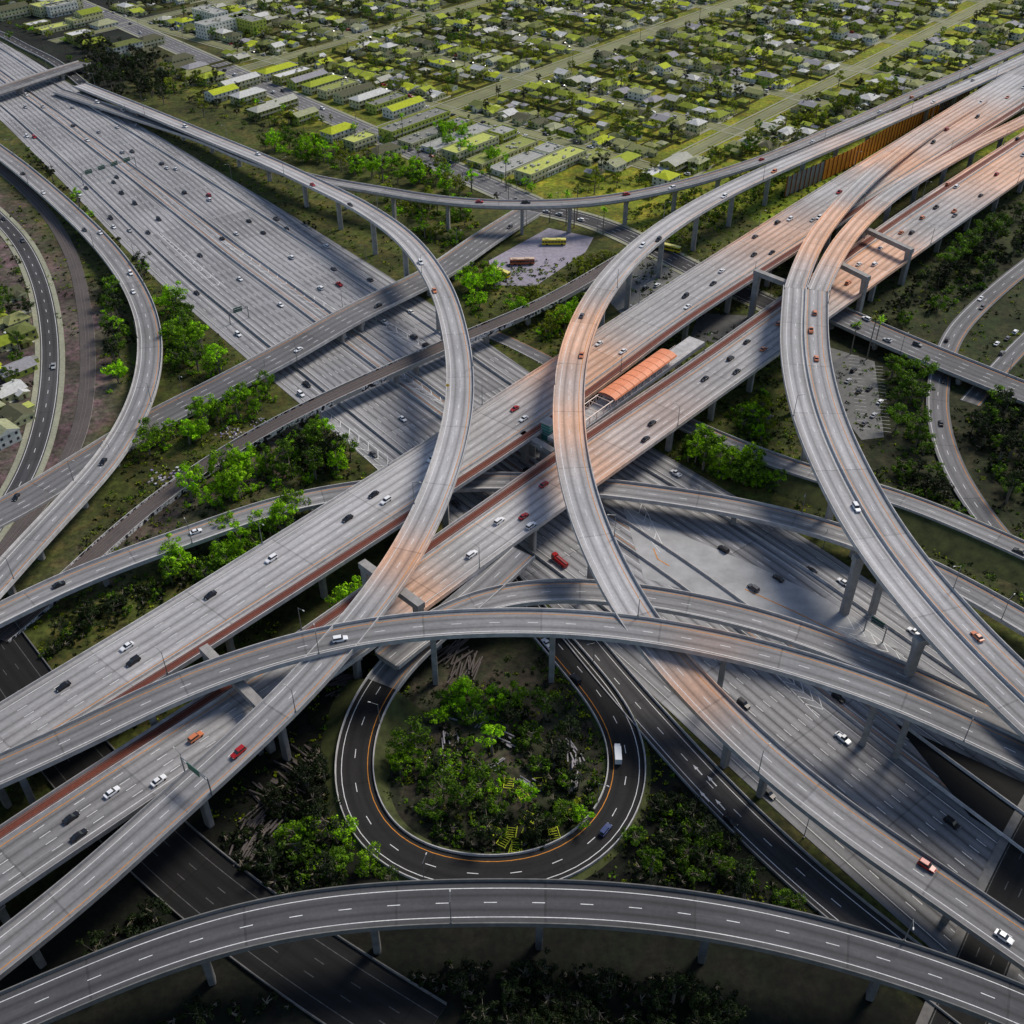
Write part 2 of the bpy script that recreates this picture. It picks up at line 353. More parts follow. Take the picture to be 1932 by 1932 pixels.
center('rr1',[(2100,380,1),(1932,505,1),(1855,570,1),(1800,630,1),(1775,700,1),(1768,770,1),(1785,850,1),(1822,925,1),(1880,1005,1),(1975,1110,1)],10)
center('rr2',[(2100,500,.12),(1960,620,.12),(1890,690,.12),(1830,760,.12)],9)
center('lf1',[(-60,360,.1),(25,440,.1),(70,520,.1),(92,620,.1),(92,730,.1),(70,840,.1),(30,930,.1),(-60,1060,.1)],9)
center('lf2',[(-60,270,.14),(60,370,.14),(130,470,.14),(160,590,.14),(165,720,.14),(145,830,.14),(90,930,.14),(10,1030,.14),(-60,1110,.14)],7)
center('bl',[(-60,1150,.09),(40,1290,.09),(150,1440,.09),(290,1590,.09),(450,1725,.09),(620,1845,.09),(800,1960,.09)],20)
center('br',[(2100,1330,.17),(1985,1530,.17),(1905,1690,.17),(1840,1850,.17),(1780,2000,.17)],12)
center('tl',[(-120,205,7),(0,170,7),(80,143,7),(160,118,6)],14)
center('tl2',[(-90,40,2),(-10,60,2),(50,90,2),(105,118,2),(170,170,1.5)],8)
center('gap',[(905,620,.11),(975,650,.11),(1060,695,.11),(1150,740,.11)],8)
by_edges('i110',[(1700,1740),(1420,1490),(1130,1215),(760,925),(480,690),(290,525),(120,345),(0,225)],[(1932,1290),(1700,1138),(1540,1025),(1290,880),(1010,712),(880,618),(740,525),(540,400),(330,275),(170,182)],0.05,np.array([.607,-.795]),(350,260))
by_edges('wb',[(0,1328),(270,1168),(620,950),(860,798),(1060,668),(1300,512),(1545,357),(1932,118)],[(0,1475),(270,1306),(620,1082),(860,925),(1060,790),(1300,607),(1545,450),(1932,205)],14,E1,(140,260))
by_edges('eb',[(0,1560),(250,1398),(500,1240),(700,1098),(860,985),(1060,845),(1300,685),(1480,557),(1700,400),(1932,250)],[(0,1705),(350,1470),(600,1298),(750,1190),(1000,1006),(1218,850),(1480,662),(1700,502),(1932,338)],14,E1,(140,260))
def i110c(mb,r):
    G=[(0.005,.135,3),(.15,.425,7),(.445,.535,2),(.555,.85,7),(.87,.995,3)]
    for a,b,n in G:
        W=r.W.mean(); sh=2.0/W
        strip(mb,r,a+sh,0,.22,4); strip(mb,r,b-sh,0,.22,4)
        for k in range(1,n): dashes(mb,r,a+sh+(b-a-2*sh)*k/n,0)
    for f in BARF: jersey(mb,r,f,.8,1.)
    for f in (.44,.54): strip(mb,r,f,1.6 if f==.44 else -1.6,.2,5)
def wbc(mb,r):
    strip(mb,r,0,2.6,.24,4); strip(mb,r,.79,-1.,.26,5); jersey(mb,r,.8,.6,.9)
    for k in range(1,5): dashes(mb,r,(.09+(.78-.09)*k/5),0)
    strip(mb,r,.91,0,3.4,6,dz=.04)
    for o in(-1.1,1.1): strip(mb,r,.91,o,.18,7,dz=.18)
def ebc(mb,r):
    strip(mb,r,1,-2.6,.24,4); strip(mb,r,.21,1.,.26,5); jersey(mb,r,.2,.6,.9)
    for k in range(1,5): dashes(mb,r,(.22+(.91-.22)*k/5),0)
    strip(mb,r,.1,0,3.4,6,dz=.04)
    for o in(-1.1,1.1): strip(mb,r,.1,o,.18,7,dz=.18)
build(RD['i110'],'freeway_road','ground','frwy',27,marks=False,custom=i110c)
build(RD['wb'],'elevated_freeway','bridge','conc',7,marks=False,custom=wbc,cols=(.15,.5,.85),span=40)
build(RD['eb'],'elevated_freeway','bridge','conc',7,marks=False,custom=ebc,cols=(.15,.5,.85),span=40)
def med(mb,r): jersey(mb,r,.5,.6,.95); strip(mb,r,.5,-1.2,.2,5); strip(mb,r,.5,1.2,.2,4)
for k,dk,ln in(('r1','conc',2),('r3','conc',2),('r5','conc2',2),('r5b','conc2',2),('r7','conc2',2),('r4a','conc',2),('r4b','conc',2)):
    build(RD[k],'freeway_flyover_ramp','bridge',dk,ln,cols=(.5,),span=42)
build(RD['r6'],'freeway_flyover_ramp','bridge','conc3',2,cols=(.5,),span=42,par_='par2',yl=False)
build(RD['r4'],'freeway_flyover_ramp','bridge','conc',4,cols=(.5,),span=42,custom=med)
build(RD['r2'],'freeway_flyover_ramp','bridge','conc2',2,cols=(.5,),span=36)
build(RD['r8'],'freeway_ramp','wall','conc2',2,fill=True)
build(RD['r9'],'freeway_ramp','bridge','conc2',2,cols=(.5,),span=32)
build(RD['b1'],'road_overpass','bridge','grey',4,cols=(.2,.8),span=30)
def railc(mb,r):
    strip(mb,r,.5,0,r.W.mean()-.7,9,dz=.02)
    for o in(-2.6,-1.2,1.2,2.6): strip(mb,r,.5,o,.16,7,dz=.16)
build(RD['b2'],'railway_viaduct','rail','grey',0,marks=False,custom=railc,cols=(.5,),span=28)
lp=RD['loop']
def sub(r,key,i0,i1):
    q=Road(); q.key=key; q.L=r.L[i0:i1]; q.R=r.R[i0:i1]; return finish(q)
isp=int(((lp.C[:,:2]-S(715,1290,5)[:2])**2).sum(1).argmin()); del RD['loop']
sub(lp,'loopA',0,isp+1); sub(lp,'loopB',isp,len(lp.C))
build(RD['loopA'],'freeway_ramp','bridge','conc2',2,cols=(.5,),span=30)
build(RD['loopB'],'loop_ramp','wall','dark',2,fill=True)
build(RD['r11'],'freeway_ramp','wall','asph',2,yl=False)
build(RD['ave'],'avenue','street','grey',4,yl=False)
build(RD['fig'],'street','street','asph',3,yl=False)
build(RD['xst'],'road_overpass','bridge','grey',4,cols=(.2,.8),span=30)
build(RD['rr1'],'freeway_ramp','ground','grey',2); build(RD['rr2'],'street','ground','grey',2)
build(RD['lf1'],'street','street','asph',2,yl=False); build(RD['lf2'],'railway_track','ground','grey',0,marks=False,custom=lambda mb,r:(strip(mb,r,.5,0,6.9,9,dz=.02),[strip(mb,r,.5,o,.16,7,dz=.16) for o in(-.75,.75)]))
build(RD['bl'],'street','wall','black',3,yl=False,par_='par2'); build(RD['br'],'street','street','black',3,yl=False,par_='par2')
build(RD['tl'],'road_overpass','bridge','grey',3,cols=(.3,.7),span=30)
build(RD['tl2'],'freeway_ramp','wall','asph',2,fill=True)
build(RD['gap'],'street','ground','grey',2)
# ---------------------------------------------------------------- ground sheet
def pip(X,Y,poly):
    c=np.zeros(X.shape,bool); n=len(poly); j=n-1
    for i in range(n):
        xi,yi=poly[i][:2]; xj,yj=poly[j][:2]
        with np.errstate(divide='ignore',invalid='ignore'):
            c^=((yi>Y)!=(yj>Y))&(X<(xj-xi)*(Y-yi)/(yj-yi)+xi)
        j=i
    return c
xs=np.r_[-12000,-5000,-2200,-1100,np.arange(-720,821,5.),1200,2400,5000,12000]
ys=np.r_[-3000,-800,-200,np.arange(20,1501,5.),1800,2500,5000,9000,16000]
X,Y=np.meshgrid(xs,ys); col=np.zeros(X.shape+(3,)); col[:]=(.05,.062,.011)
def wz(x): return [S(u,v)[:2] for u,v in x]
jx=X+rng.normal(0,6,X.shape); jy=Y+rng.normal(0,6,Y.shape)
s_=(jx-O[0])*E1[0]+(jy-O[1])*E1[1]; t_=(jx-O[0])*E2[0]+(jy-O[1])*E2[1]
col[(s_>0)&(t_<80+.2*s_)]=(.12,.145,.012)
col[(s_>30)&(t_>-80)&(t_<80+.2*s_)]=(.15,.18,.01)
col[(s_>0)&(t_<-380)]=(.06,.068,.016)
col[pip(jx,jy,wz([(1300,380),(1560,290),(1932,130),(2300,0),(2300,200),(1700,330),(1500,440)]))]=(.14,.20,.008)
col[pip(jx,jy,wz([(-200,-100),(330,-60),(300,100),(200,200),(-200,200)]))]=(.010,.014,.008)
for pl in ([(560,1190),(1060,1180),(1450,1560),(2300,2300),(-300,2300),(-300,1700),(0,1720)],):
    col[pip(jx,jy,wz(pl))]=(.006,.008,.004)  # foreground darkness painted into the ground colour
col[pip(jx,jy,wz([(700,1290),(1100,1250),(1180,1480),(950,1640),(690,1500)]))]=(.038,.042,.022)
for pl in ([(0,350),(60,420),(210,600),(220,760),(110,960),(-100,1100),(-100,350)],[(0,1180),(200,1020),(560,780),(640,830),(350,990),(100,1130)]):
    col[pip(jx,jy,wz(pl))]=(.08,.068,.054)
col[pip(jx,jy,wz([(1560,600),(2200,860),(2200,1250),(1500,950)]))]=(.022,.028,.010)
col[pip(jx,jy,wz([(1560,560),(1700,420),(2200,300),(2200,860)]))]=(.026,.036,.010)
col[pip(jx,jy,wz([(1300,620),(1480,560),(1500,900),(1230,780)]))]=(.06,.08,.015)
for _ in range(2):
    cc=col.copy(); cc[1:-1,1:-1]=(col[:-2,1:-1]+col[2:,1:-1]+col[1:-1,:-2]+col[1:-1,2:]+col[1:-1,1:-1])/5; col=cc
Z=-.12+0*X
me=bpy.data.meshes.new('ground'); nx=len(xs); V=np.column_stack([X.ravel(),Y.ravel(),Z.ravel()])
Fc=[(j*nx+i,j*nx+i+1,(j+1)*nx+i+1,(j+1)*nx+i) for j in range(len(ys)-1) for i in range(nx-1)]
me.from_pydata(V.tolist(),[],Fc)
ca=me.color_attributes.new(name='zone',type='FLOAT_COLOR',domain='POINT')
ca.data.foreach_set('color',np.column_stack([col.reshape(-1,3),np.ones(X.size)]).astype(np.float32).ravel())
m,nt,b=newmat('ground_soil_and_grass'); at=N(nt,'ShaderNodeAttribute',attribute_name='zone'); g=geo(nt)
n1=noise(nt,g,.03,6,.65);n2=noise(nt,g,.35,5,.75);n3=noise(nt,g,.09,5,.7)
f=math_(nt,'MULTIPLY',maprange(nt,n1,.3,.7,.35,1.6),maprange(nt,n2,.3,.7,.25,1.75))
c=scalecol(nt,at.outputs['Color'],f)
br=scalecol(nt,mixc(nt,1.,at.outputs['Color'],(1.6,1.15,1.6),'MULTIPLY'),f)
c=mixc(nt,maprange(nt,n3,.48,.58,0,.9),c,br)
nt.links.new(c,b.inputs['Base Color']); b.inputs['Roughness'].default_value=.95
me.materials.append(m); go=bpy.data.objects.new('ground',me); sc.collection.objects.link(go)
def area(name,poly,mat,z=.02):
    mb=MB(); mb.poly([S(u,v,z) for u,v in poly],0,uv=[(S(u,v)[0]/3.,S(u,v)[1]) for u,v in poly]); return mb.obj(name,[mat])
pl_=noisy('parking_asphalt',(.29,.265,.32),.4)
pl2=noisy('parking_asphalt_old',(.15,.15,.145),.4)
area('parking_lot',[(922,492),(1035,430),(1120,448),(1105,475),(1010,540),(935,538)],pl_)
area('parking_lot',[(1160,500),(1240,478),(1330,520),(1290,590),(1190,610),(1140,560)],pl2)
area('parking_lot',[(1565,655),(1650,682),(1668,825),(1625,830),(1595,790),(1575,740)],pl2,.03)
area('parking_lot',[(1320,590),(1480,600),(1480,660),(1300,640)],noisy('parking_asphalt_dark',(.09,.09,.09),.4))
area('paved_gore',[(1175,955),(1290,1010),(1420,1065),(1560,1130),(1700,1225),(1520,1185),(1330,1125),(1215,1090)],noisy('gore_concrete',(.40,.40,.405),.12,.7,1.15),.09)
area('dark_ground_patch',[(1690,1365),(1960,1490),(1990,1640),(1830,1540)],noisy('near_black_ground',(.008,.008,.008),.4),.1)  # near-black patch laid just above the freeway surface
mbp=MB()
def stalls(u0,v0,u1,v1,n,L=5):
    a=S(u0,v0,.06);b_=S(u1,v1,.06);d=(b_-a)[:2];D=np.linalg.norm(d);d/=D;nn=np.array([-d[1],d[0]])
    for k in range(n):
        c=a[:2]+d*D*k/n
        mbp.poly([(*x,.07) for x in (c-d*.07,c+d*.07,c+d*.07+nn*L,c-d*.07+nn*L)],0)
stalls(1600,670,1620,815,22);stalls(1645,690,1660,820,20);stalls(1180,520,1290,560,18);stalls(950,500,1040,450,16)
mbp.obj('parking_stall_lines',[M['white']])
mb=MB()
q=[S(*x)[:2] for x in((1480,372),(1600,318),(1690,262),(1770,212),(1830,178))]
for i in range(4):
    a,b_=q[i],q[i+1];n=14
    for k in range(n):
        p=a+(b_-a)*k/n;r_=a+(b_-a)*(k+1)/n
        hh=13+(i*14+k)*.0
        mb.poly([(*p,-.3),(*r_,-.3),(*r_,hh),(*p,hh)],1 if 0<i<3 or (i==0 and k>7) else 0)
        d=(r_-p)/np.linalg.norm(r_-p);nn=np.array([d[1],-d[0]])
        mb.box((p[0]+nn[0]*.2,p[1]+nn[1]*.2,-.3),(.5,.5,hh+.5),math.atan2(d[1],d[0]),2)
mb.obj('retaining_wall',[M['fas'],noisy('glow_wall_panel',(1.,.36,.05),.3,.7,1.2),noisy('orange_brown_pilaster',(.35,.10,.03),.5)])  # orange sunlight on the wall is painted into the panel colour
# ---------------------------------------------------------------- chevrons / arrows
mb=MB()
def chev(u0,v0,u1,v1,w0,w1,n,z=.11):
    a=S(u0,v0,z)[:2];b_=S(u1,v1,z)[:2];d=(b_-a)/np.linalg.norm(b_-a);nn=np.array([-d[1],d[0]])
    for k in range(n):
        t=(k+.5)/n;c=a+(b_-a)*t;w=w0+(w1-w0)*t
        for sg in(1,-1):
            q=[c,c+d*.6,c-d*w*.8+nn*sg*w/2+d*.6,c-d*w*.8+nn*sg*w/2]
            mb.poly([(*x,z+(.01 if sg>0 else 0)) for x in q],0)
    for sg in(1,-1):
        q=[a+nn*sg*w0/2,a+nn*sg*(w0/2+.3),b_+nn*sg*(w1/2+.3),b_+nn*sg*w1/2]; mb.poly([(*x,z) for x in q],0)
chev(420,455,620,590,1,9,12);chev(700,600,800,655,8,4,5);chev(600,770,760,905,3,9,9);chev(1440,1240,1560,1345,2,7,7);chev(1600,1180,1730,1265,7,2,6)
chev(740,700,840,760,8,3,6);chev(300,440,420,545,1,4,8);chev(1200,960,1250,1040,7,2,5)
def arrow(u,v,du,dv,z=.14):
    c=S(u,v,z)[:2];d=S(u+du,v+dv,z)[:2]-c;d/=np.linalg.norm(d);n=np.array([-d[1],d[0]])
    for q in ([c-n*.2,c+n*.2,c+n*.2+d*2.6,c-n*.2+d*2.6],[c+d*2.6-n*.6,c+d*2.6+n*.6,c+d*4.4]): mb.poly([(*x,z) for x in q],0)
for u,v in((1325,1462),(1352,1483),(1338,1512),(1368,1528)): arrow(u,v,-10,-11)
mb.obj('road_markings',[M['white']])
mb=MB()
for a_ in ([S(1405,1112,.14),S(1500,1155,.14),S(1600,1205,.14)],[S(1232,1035,.14),S(1240,1055,.14),S(1262,1068,.14)]):
  for i in range(2):
    d=a_[i+1]-a_[i];n=np.array([-d[1],d[0],0]);n/=np.linalg.norm(n);mb.poly([a_[i],a_[i]+n*.4,a_[i+1]+n*.4,a_[i+1]])
mb.obj('yellow_line_markings',[M['yel']])
# ---------------------------------------------------------------- outrigger bents
def bent(u0,v0,u1,v1,z,left=True,right=True,h=2.4,w=3.):
    a=S(u0,v0,z);b_=S(u1,v1,z);c=(a+b_)/2;L=np.linalg.norm(b_-a);ang=math.atan2(*(b_-a)[1::-1]);mb=MB()
    mb.box((c[0],c[1],z-h),(L,w,h),ang,2)
    u=(b_-a)/L
    for ok,p in((left,a+u*1.8),(right,b_-u*1.8)):
        if ok: column(mb,p[0],p[1],z-h,ang,3.0,2.4,1.15)
    mb.obj('concrete_outrigger_bent',MATS('conc'))
bent(682,1058,795,1140,24.5);bent(383,1218,498,1335,20.6)
bent(1425,508,1560,560,26.2);bent(1625,425,1722,470,21,True,True);bent(1572,488,1640,522,24.);bent(985,815,1045,850,14,True,True)
bent(1612,1050,1690,1040,26.5,True,False);bent(1728,1205,1800,1190,25.5,True,False)
# ---------------------------------------------------------------- vehicles
glass=flat('car_glass',(.02,.025,.03),.15,0,.6); tyre=flat('tyre_rubber',(.015,.015,.015),.8); lampm=flat('headlight_lens',(.8,.8,.75),.2); tail=flat('tail_light',(.5,.02,.02),.3)
paints={n:flat('paint_'+n,c,.3,0,.5) for n,c in dict(white=(.8,.81,.83),black=(.012,.012,.015),red=(.35,.01,.012),silver=(.4,.41,.43),blue=(.03,.05,.15),orange=(.6,.2,.09),grey=(.09,.09,.10)).items()}
def car_mesh(name,paint,L=4.7,Wd=1.85,h=1.45,kind='sedan'):
    mb=MB(); hl=L/2; hw=Wd/2; bz=.95 if kind!='sedan' else .88
    secs=[(-hl,.45,bz-.12,.86),(-hl+.12,.3,bz,.94),(-hl*.6,.28,bz+.02,1),(hl*.35,.28,bz+.02,1),(hl-.25,.3,bz-.14,.92),(hl,.42,bz-.3,.82)]
    prev=None
    for x,z0,z1,k in secs:
        i=mb.add([(x,-hw*k,z0),(x,-hw*k,(z0+z1)/2+.05),(x,-hw*k*.93,z1),(x,hw*k*.93,z1),(x,hw*k,(z0+z1)/2+.05),(x,hw*k,z0)])
        if prev is not None:
            for a in range(6): b=(a+1)%6; mb.face((prev+a,prev+b,i+b,i+a),0)
        else: mb.face((i,i+1,i+2,i+3,i+4,i+5),0)
        prev=i
    mb.face((prev+5,prev+4,prev+3,prev+2,prev+1,prev),0)
    if kind=='sedan': cb=[(-1.75,.8),(.95,.8)];ct=[(-1.15,.62),(.25,.62)]
    elif kind=='suv': cb=[(-hl+.1,.85),(.95,.85)];ct=[(-hl+.35,.7),(.35,.7)]
    else: cb=[(-.5,.82),(1.25,.82)];ct=[(-.3,.68),(.65,.68)]
    z0=bz+.01;zt=h
    i=mb.add([(cb[0][0],-.8,z0),(cb[1][0],-.8,z0),(cb[1][0],.8,z0),(cb[0][0],.8,z0),(ct[0][0],-ct[0][1],zt-.06),(ct[1][0],-ct[1][1],zt-.06),(ct[1][0],ct[1][1],zt-.06),(ct[0][0],ct[0][1],zt-.06)])
    for a in range(4): b=(a+1)%4; mb.face((i+a,i+b,i+4+b,i+4+a),1)
    mb.box(((ct[0][0]+ct[1][0])/2,0,zt-.06),(ct[1][0]-ct[0][0]+.08,ct[0][1]*2+.08,.07),0,0,taper=.9)
    if kind=='pickup':
        mb.box((-1.5,-.82,bz),(1.9,.12,.28),0,0);mb.box((-1.5,.82,bz),(1.9,.12,.28),0,0);mb.box((-1.5,0,bz+.005),(1.8,1.5,.01),0,2)
    for x in(-L*.3,L*.3):
        for y in(-hw+.06,hw-.06): mb.cyl((x,y-.11,.33),(x,y+.11,.33),.33,.33,10,2)
    for y in(-.62,.62): mb.box((hl-.06,y,.55),(.1,.35,.14),0,3); mb.box((-hl+.03,y,.62),(.1,.32,.14),0,4)
    return mb.mesh(name,[paints[paint],glass,tyre,lampm,tail])
CM={}
for p in paints:
    CM[p]=[('car',car_mesh('car',p)),('car',car_mesh('suv',p,4.8,1.95,1.75,'suv')),('pickup_truck',car_mesh('pickup_truck',p,5.5,1.95,1.8,'pickup'))]
SH={'k':'black','w':'white','r':'red','s':'silver','b':'blue','o':'orange','g':'grey'}
cars=[]
def putcar(p,ang,c=None,k=None):
    if any((p[0]-q[0])**2+(p[1]-q[1])**2<30 and abs(p[2]-q[2])<2 for q in cars): return
    c=SH.get(c,c) or random.choice(['white']*6+['black']*5+['silver']*4+['grey']*4+['red'])
    nm,me=CM[c][random.choices([0,1,2],[5,4,1.2])[0] if k is None else k]
    cars.append(p); inst(nm,me,(p[0],p[1],p[2]+.04),ang)
def snap(key,u,v):
    r=RD[key]; z=r.C[:,2].mean()
    for _ in range(4):
        p=S(u,v,z); i=int(((r.C[:,:2]-p[:2])**2).sum(1).argmin()); z=r.C[i,2]
    p=S(u,v,z); x=(p[:2]-r.L[i,:2])@r.U[i,:2]; x=min(max(x,2.2),r.W[i]-2.2); q=r.L[i]+r.U[i]*x
    al=(p[:2]-r.C[i,:2]); T=np.array([-r.U[i,1],r.U[i,0]]); q=q.copy(); q[:2]+=T*(al@T)
    return q,math.atan2(T[1],T[0]),x/r.W[i]
CL={'wb':"120,1297,k 153,1295,w 240,1222,w 252,1250,k 397,1125,k 403,1139,k 512,1057,w 656,980,k 705,935,k 728,947,w 815,868,w 971,773,r 988,792,w 1130,650,w 1175,665,w 1293,560,k 1422,482,k 1456,478,k 1490,415,w 1583,364,r 1545,412,w 1680,298,o 1850,195,w 1900,185,o 1760,270,k",
'eb':"150,1578,k 135,1545,k 165,1545,w 212,1497,w 300,1475,w 370,1393,o 520,1320,k 890,1048,w 942,985,w 988,976,r 1010,998,w 1026,916,r 1230,800,k 1218,830,k 1378,678,k 1440,660,o 1469,612,o 1650,500,w 1620,500,w 1700,440,o 1720,440,k 1740,412,o 1850,370,k 1880,330,r 1785,348,o 1905,260,k 1600,535,o 1660,470,w 1800,400,o 1635,545,o",
'r1':"812,551,o 794,497,w 653,390,k 590,350,r 487,292,w 350,240,w 450,1422,r",'r3':"1212,465,w 1243,454,k 1097,672,o 1366,372,w 1460,325,o 1748,1636,r 1893,1770,w",
'r4':"1537,592,o 1530,625,o 1540,678,o 1615,960,w 1843,1203,o",'r5':"642,1208,w",'loopB':"1142,1568,b 1008,1227,w 1070,1290,k 1085,1283,k",'r7':"370,1005,w 112,1105,k",
'r9':"247,517,w 193,440,w 160,435,k 82,365,w 252,552,w 195,873,k",'r2':"1720,185,o 1660,212,w 1555,275,w 1830,128,w 1182,368,r 905,382,r 1607,200,k 1437,302,r",
'i110':"1403,1330,k 1590,1395,w 1795,1555,k 1365,1038,k 1530,1078,k 1590,1100,w 1468,1093,k 1725,1195,w 1275,895,w 775,590,w 760,792,w 530,577,w 453,528,w 446,442,w 395,378,w 315,318,w 378,483,k 383,478,k 497,440,k 470,418,k 485,418,k 540,433,k 230,365,k 255,385,k 300,415,k 262,388,k 122,375,w 65,260,r 215,345,k 640,538,r 652,540,k 605,545,w 550,487,w 1835,1845,w 1375,1555,k",
'rr1':"1850,565,w 1775,800,k",'xst':"1640,600,w",'r11':"1340,1575,k 1380,1530,k"}
for k,s in CL.items():
    for e in s.split():
        u,v,c=e.split(','); q,a,f=snap(k,float(u),float(v))
        dn={'wb':1,'eb':0}.get(k,0 if f>.5 else 1)
        if k in('r1','r3','r5','r7','r9','r2','loopB'): dn=0
        putcar(q,a+math.pi*dn,c)
r=RD['i110']
for _ in range(95):
    d=random.uniform(200,r.d[-1]-60); a,b,n=random.choice([(0.025,.12,3),(.17,.41,7),(.45,.53,2),(.575,.83,7),(.575,.83,7),(.88,.98,3)])
    f=a+(b-a)*(random.randrange(n)+.5)/n; p=pos(r,d,f); q=pos(r,d+2,f)-p
    if p[1]<300 and random.random()<.6: continue
    putcar(p,math.atan2(q[1],q[0])+(math.pi if f>.5 else 0))
for k,n in(('wb',26),('eb',26),('r3',4),('ave',34),('fig',8),('xst',7),('rr1',5),('lf1',5),('b1',4),('r2',5),('r9',2),('r8',2)):
    r=RD[k]
    for _ in range(n):
        d=random.uniform(0,r.d[-1]-5); f=random.choice([.3,.7]) if k not in('wb','eb') else random.choice([.16,.3,.43,.57,.7])+(.08 if k=='eb' else 0); p=pos(r,d,f);q=pos(r,d+2,f)-p
        if k in('wb','eb') and p[0]<60: continue
        if k=='b1' and p[0]<-140: continue
        putcar(p,math.atan2(q[1],q[0])+(math.pi if f>.5 else 0))
def bus_mesh(name,col,roof=(.7,.7,.65),L=12.,h=3.1):
    mb=MB();mb.box((0,0,.4),(L,2.55,.95),0,0);mb.box((0,0,1.35),(L-.04,2.5,.95),0,1);mb.box((0,0,2.3),(L,2.55,.5),0,0);mb.box((0,0,2.8),(L-.2,2.3,.2),0,2,taper=.96)
    mb.box((L*.2,0,3.0),(2.2,1.6,.22),0,2);mb.box((-L*.3,0,3.0),(1.8,1.6,.25),0,2)
    for k in range(7):
        for y in(-1.26,1.26): mb.box((-L/2+1.2+k*1.6,y,1.35),(.12,.03,.95),0,0)
    for x in(-L*.3,L*.33):
        for y in(-1.2,1.2): mb.cyl((x,y-.13,.48),(x,y+.13,.48),.48,.48,12,3)
    return mb.mesh(name,[flat(name+'_paint',col,.4),glass,flat(name+'_roof',roof,.5),tyre])
by=bus_mesh('city_bus_y',(.8,.62,.02),(.75,.68,.2)); bo=bus_mesh('city_bus_o',(.5,.12,.05),(.6,.45,.35))
for u,v,me,a in((1045,461,by,ANG1-.85),(985,498,bo,ANG1-.8),(942,518,by,-.7),(1262,472,by,-.55)): inst('city_bus',me,S(u,v,.12),a,1.15)
mb=MB();mb.box((-1,0,.7),(6.2,2.4,2.6),0,0,);mb.box((3.0,0,.5),(1.8,2.2,1.9),0,0,taper=.92);mb.box((3.3,0,1.5),(1.6,2.1,.6),0,1,taper=.9);mb.box((-.2,0,.45),(7,1.2,.25),0,2)
for x in(-2.6,2.8):
    for y in(-1.05,1.05): mb.cyl((x,y-.15,.5),(x,y+.15,.5),.5,.5,12,2)
bt=mb.mesh('box_truck',[paints['white'],glass,tyre]); q,a,f=snap('loopB',1165,1427); inst('box_truck',bt,q,a,.85)
mb=MB();mb.box((0,0,.55),(9,2.5,1.6),0,0);mb.box((3.4,0,2.15),(2.2,2.4,.9),0,0,taper=.93);mb.box((3.6,0,1.6),(2.0,2.54,.55),0,1);mb.box((-1.2,0,2.15),(6,1.1,.3),0,3);mb.box((-1.2,0,2.45),(6.6,.7,.15),0,3)
for x in(-2.9,3.0):
    for y in(-1.1,1.1): mb.cyl((x,y-.16,.55),(x,y+.16,.55),.55,.55,12,2)
ft=mb.mesh('fire_engine',[paints['red'],glass,tyre,flat('ladder_metal',(.3,.1,.1),.4,.3)]); q,a,f=snap('i110',1056,1062); inst('fire_engine',ft,q,a,.85)
# ---------------------------------------------------------------- rail station
def W2(c,a,b,z,ang): return (c[0]+a*math.cos(ang)-b*math.sin(ang),c[1]+a*math.sin(ang)+b*math.cos(ang),z)
a=S(1118,765,19)[:2];b_=S(1262,663,19)[:2];c=(a+b_)/2;L=np.linalg.norm(b_-a);d=(b_-a)/L;ang=math.atan2(d[1],d[0])
mb=MB();mb.box((c[0],c[1],12.6),(L+50,8.5,2.0),ang,0)
nseg=8
for k in range(nseg):
    t0,t1=math.pi*(k/nseg),math.pi*((k+1)/nseg)
    for j in range(10):
        xa=-L/2+10+(L-10)*j/10;xb=xa+(L-10)/10-.25
        mb.poly([W2(c,a0,-4.6*math.cos(t),18.2+1.7*math.sin(t),ang) for a0,t in((xa,t0),(xb,t0),(xb,t1),(xa,t1))],1)
mb.poly([W2(c,x,y,18.15,ang) for x,y in((-L/2+10,-4.6),(L/2,-4.6),(L/2,4.6),(-L/2+10,4.6))],2)
n=int(L/5)
for k in range(n+3):
    x=-L/2-12+k*5
    for y in(-3.8,3.8): mb.cyl(W2(c,x,y,14.6,ang),W2(c,x,y,18.2,ang),.2,.2,6,2)
    mb.cyl(W2(c,x,-4.4,18.3,ang),W2(c,x,4.4,18.3,ang),.18,.18,6,2)
    if k: 
        for y in(-3.8,3.8): mb.cyl(W2(c,x-5,y,14.8,ang),W2(c,x,y,18,ang),.12,.12,5,2)
for y in(-3.8,3.8): mb.cyl(W2(c,-L/2-12,y,18.3,ang),W2(c,L/2,y,18.3,ang),.2,.2,6,2); mb.cyl(W2(c,-L/2-20,y,15.6,ang),W2(c,L/2+12,y,15.6,ang),.07,.07,5,2)
for k in range(9): x=-L/2+14+k*(L-20)/8; mb.box(W2(c,x,0,14.6,ang),(2.4,.7,.5),ang,3)
for x in np.arange(-L/2-20,L/2+21,22): 
    p=W2(c,x,0,0,ang); column(mb,p[0],p[1],12.6,ang,2,2,1.4)
mb.obj('rail_station',[M['par'],noisy('canopy_roof_metal',(.78,.27,.13),.5,.8,1.15,.5),flat('canopy_white_steel',(.78,.6,.52),.4),flat('bench_metal',(.2,.2,.2),.4),M['par']])  # orange light on the canopy is put into its roof colour
p=S(1035,812,14);mb=MB();mb.box((p[0],p[1],10),(4.5,4.5,8.2),ang,0);mb.box((p[0],p[1],18.2),(5.2,5.2,.5),ang,1);mb.box((p[0],p[1],13),(4.6,4.6,.3),ang,1);mb.box((p[0],p[1],-.5),(5,5,10.5),ang,1)
for k in range(3): mb.box((p[0],p[1],14.2+k*1.3),(4.62,4.62,.12),ang,1)
mb.obj('elevator_tower',[flat('teal_glass',(.05,.22,.2),.2),M['par']])
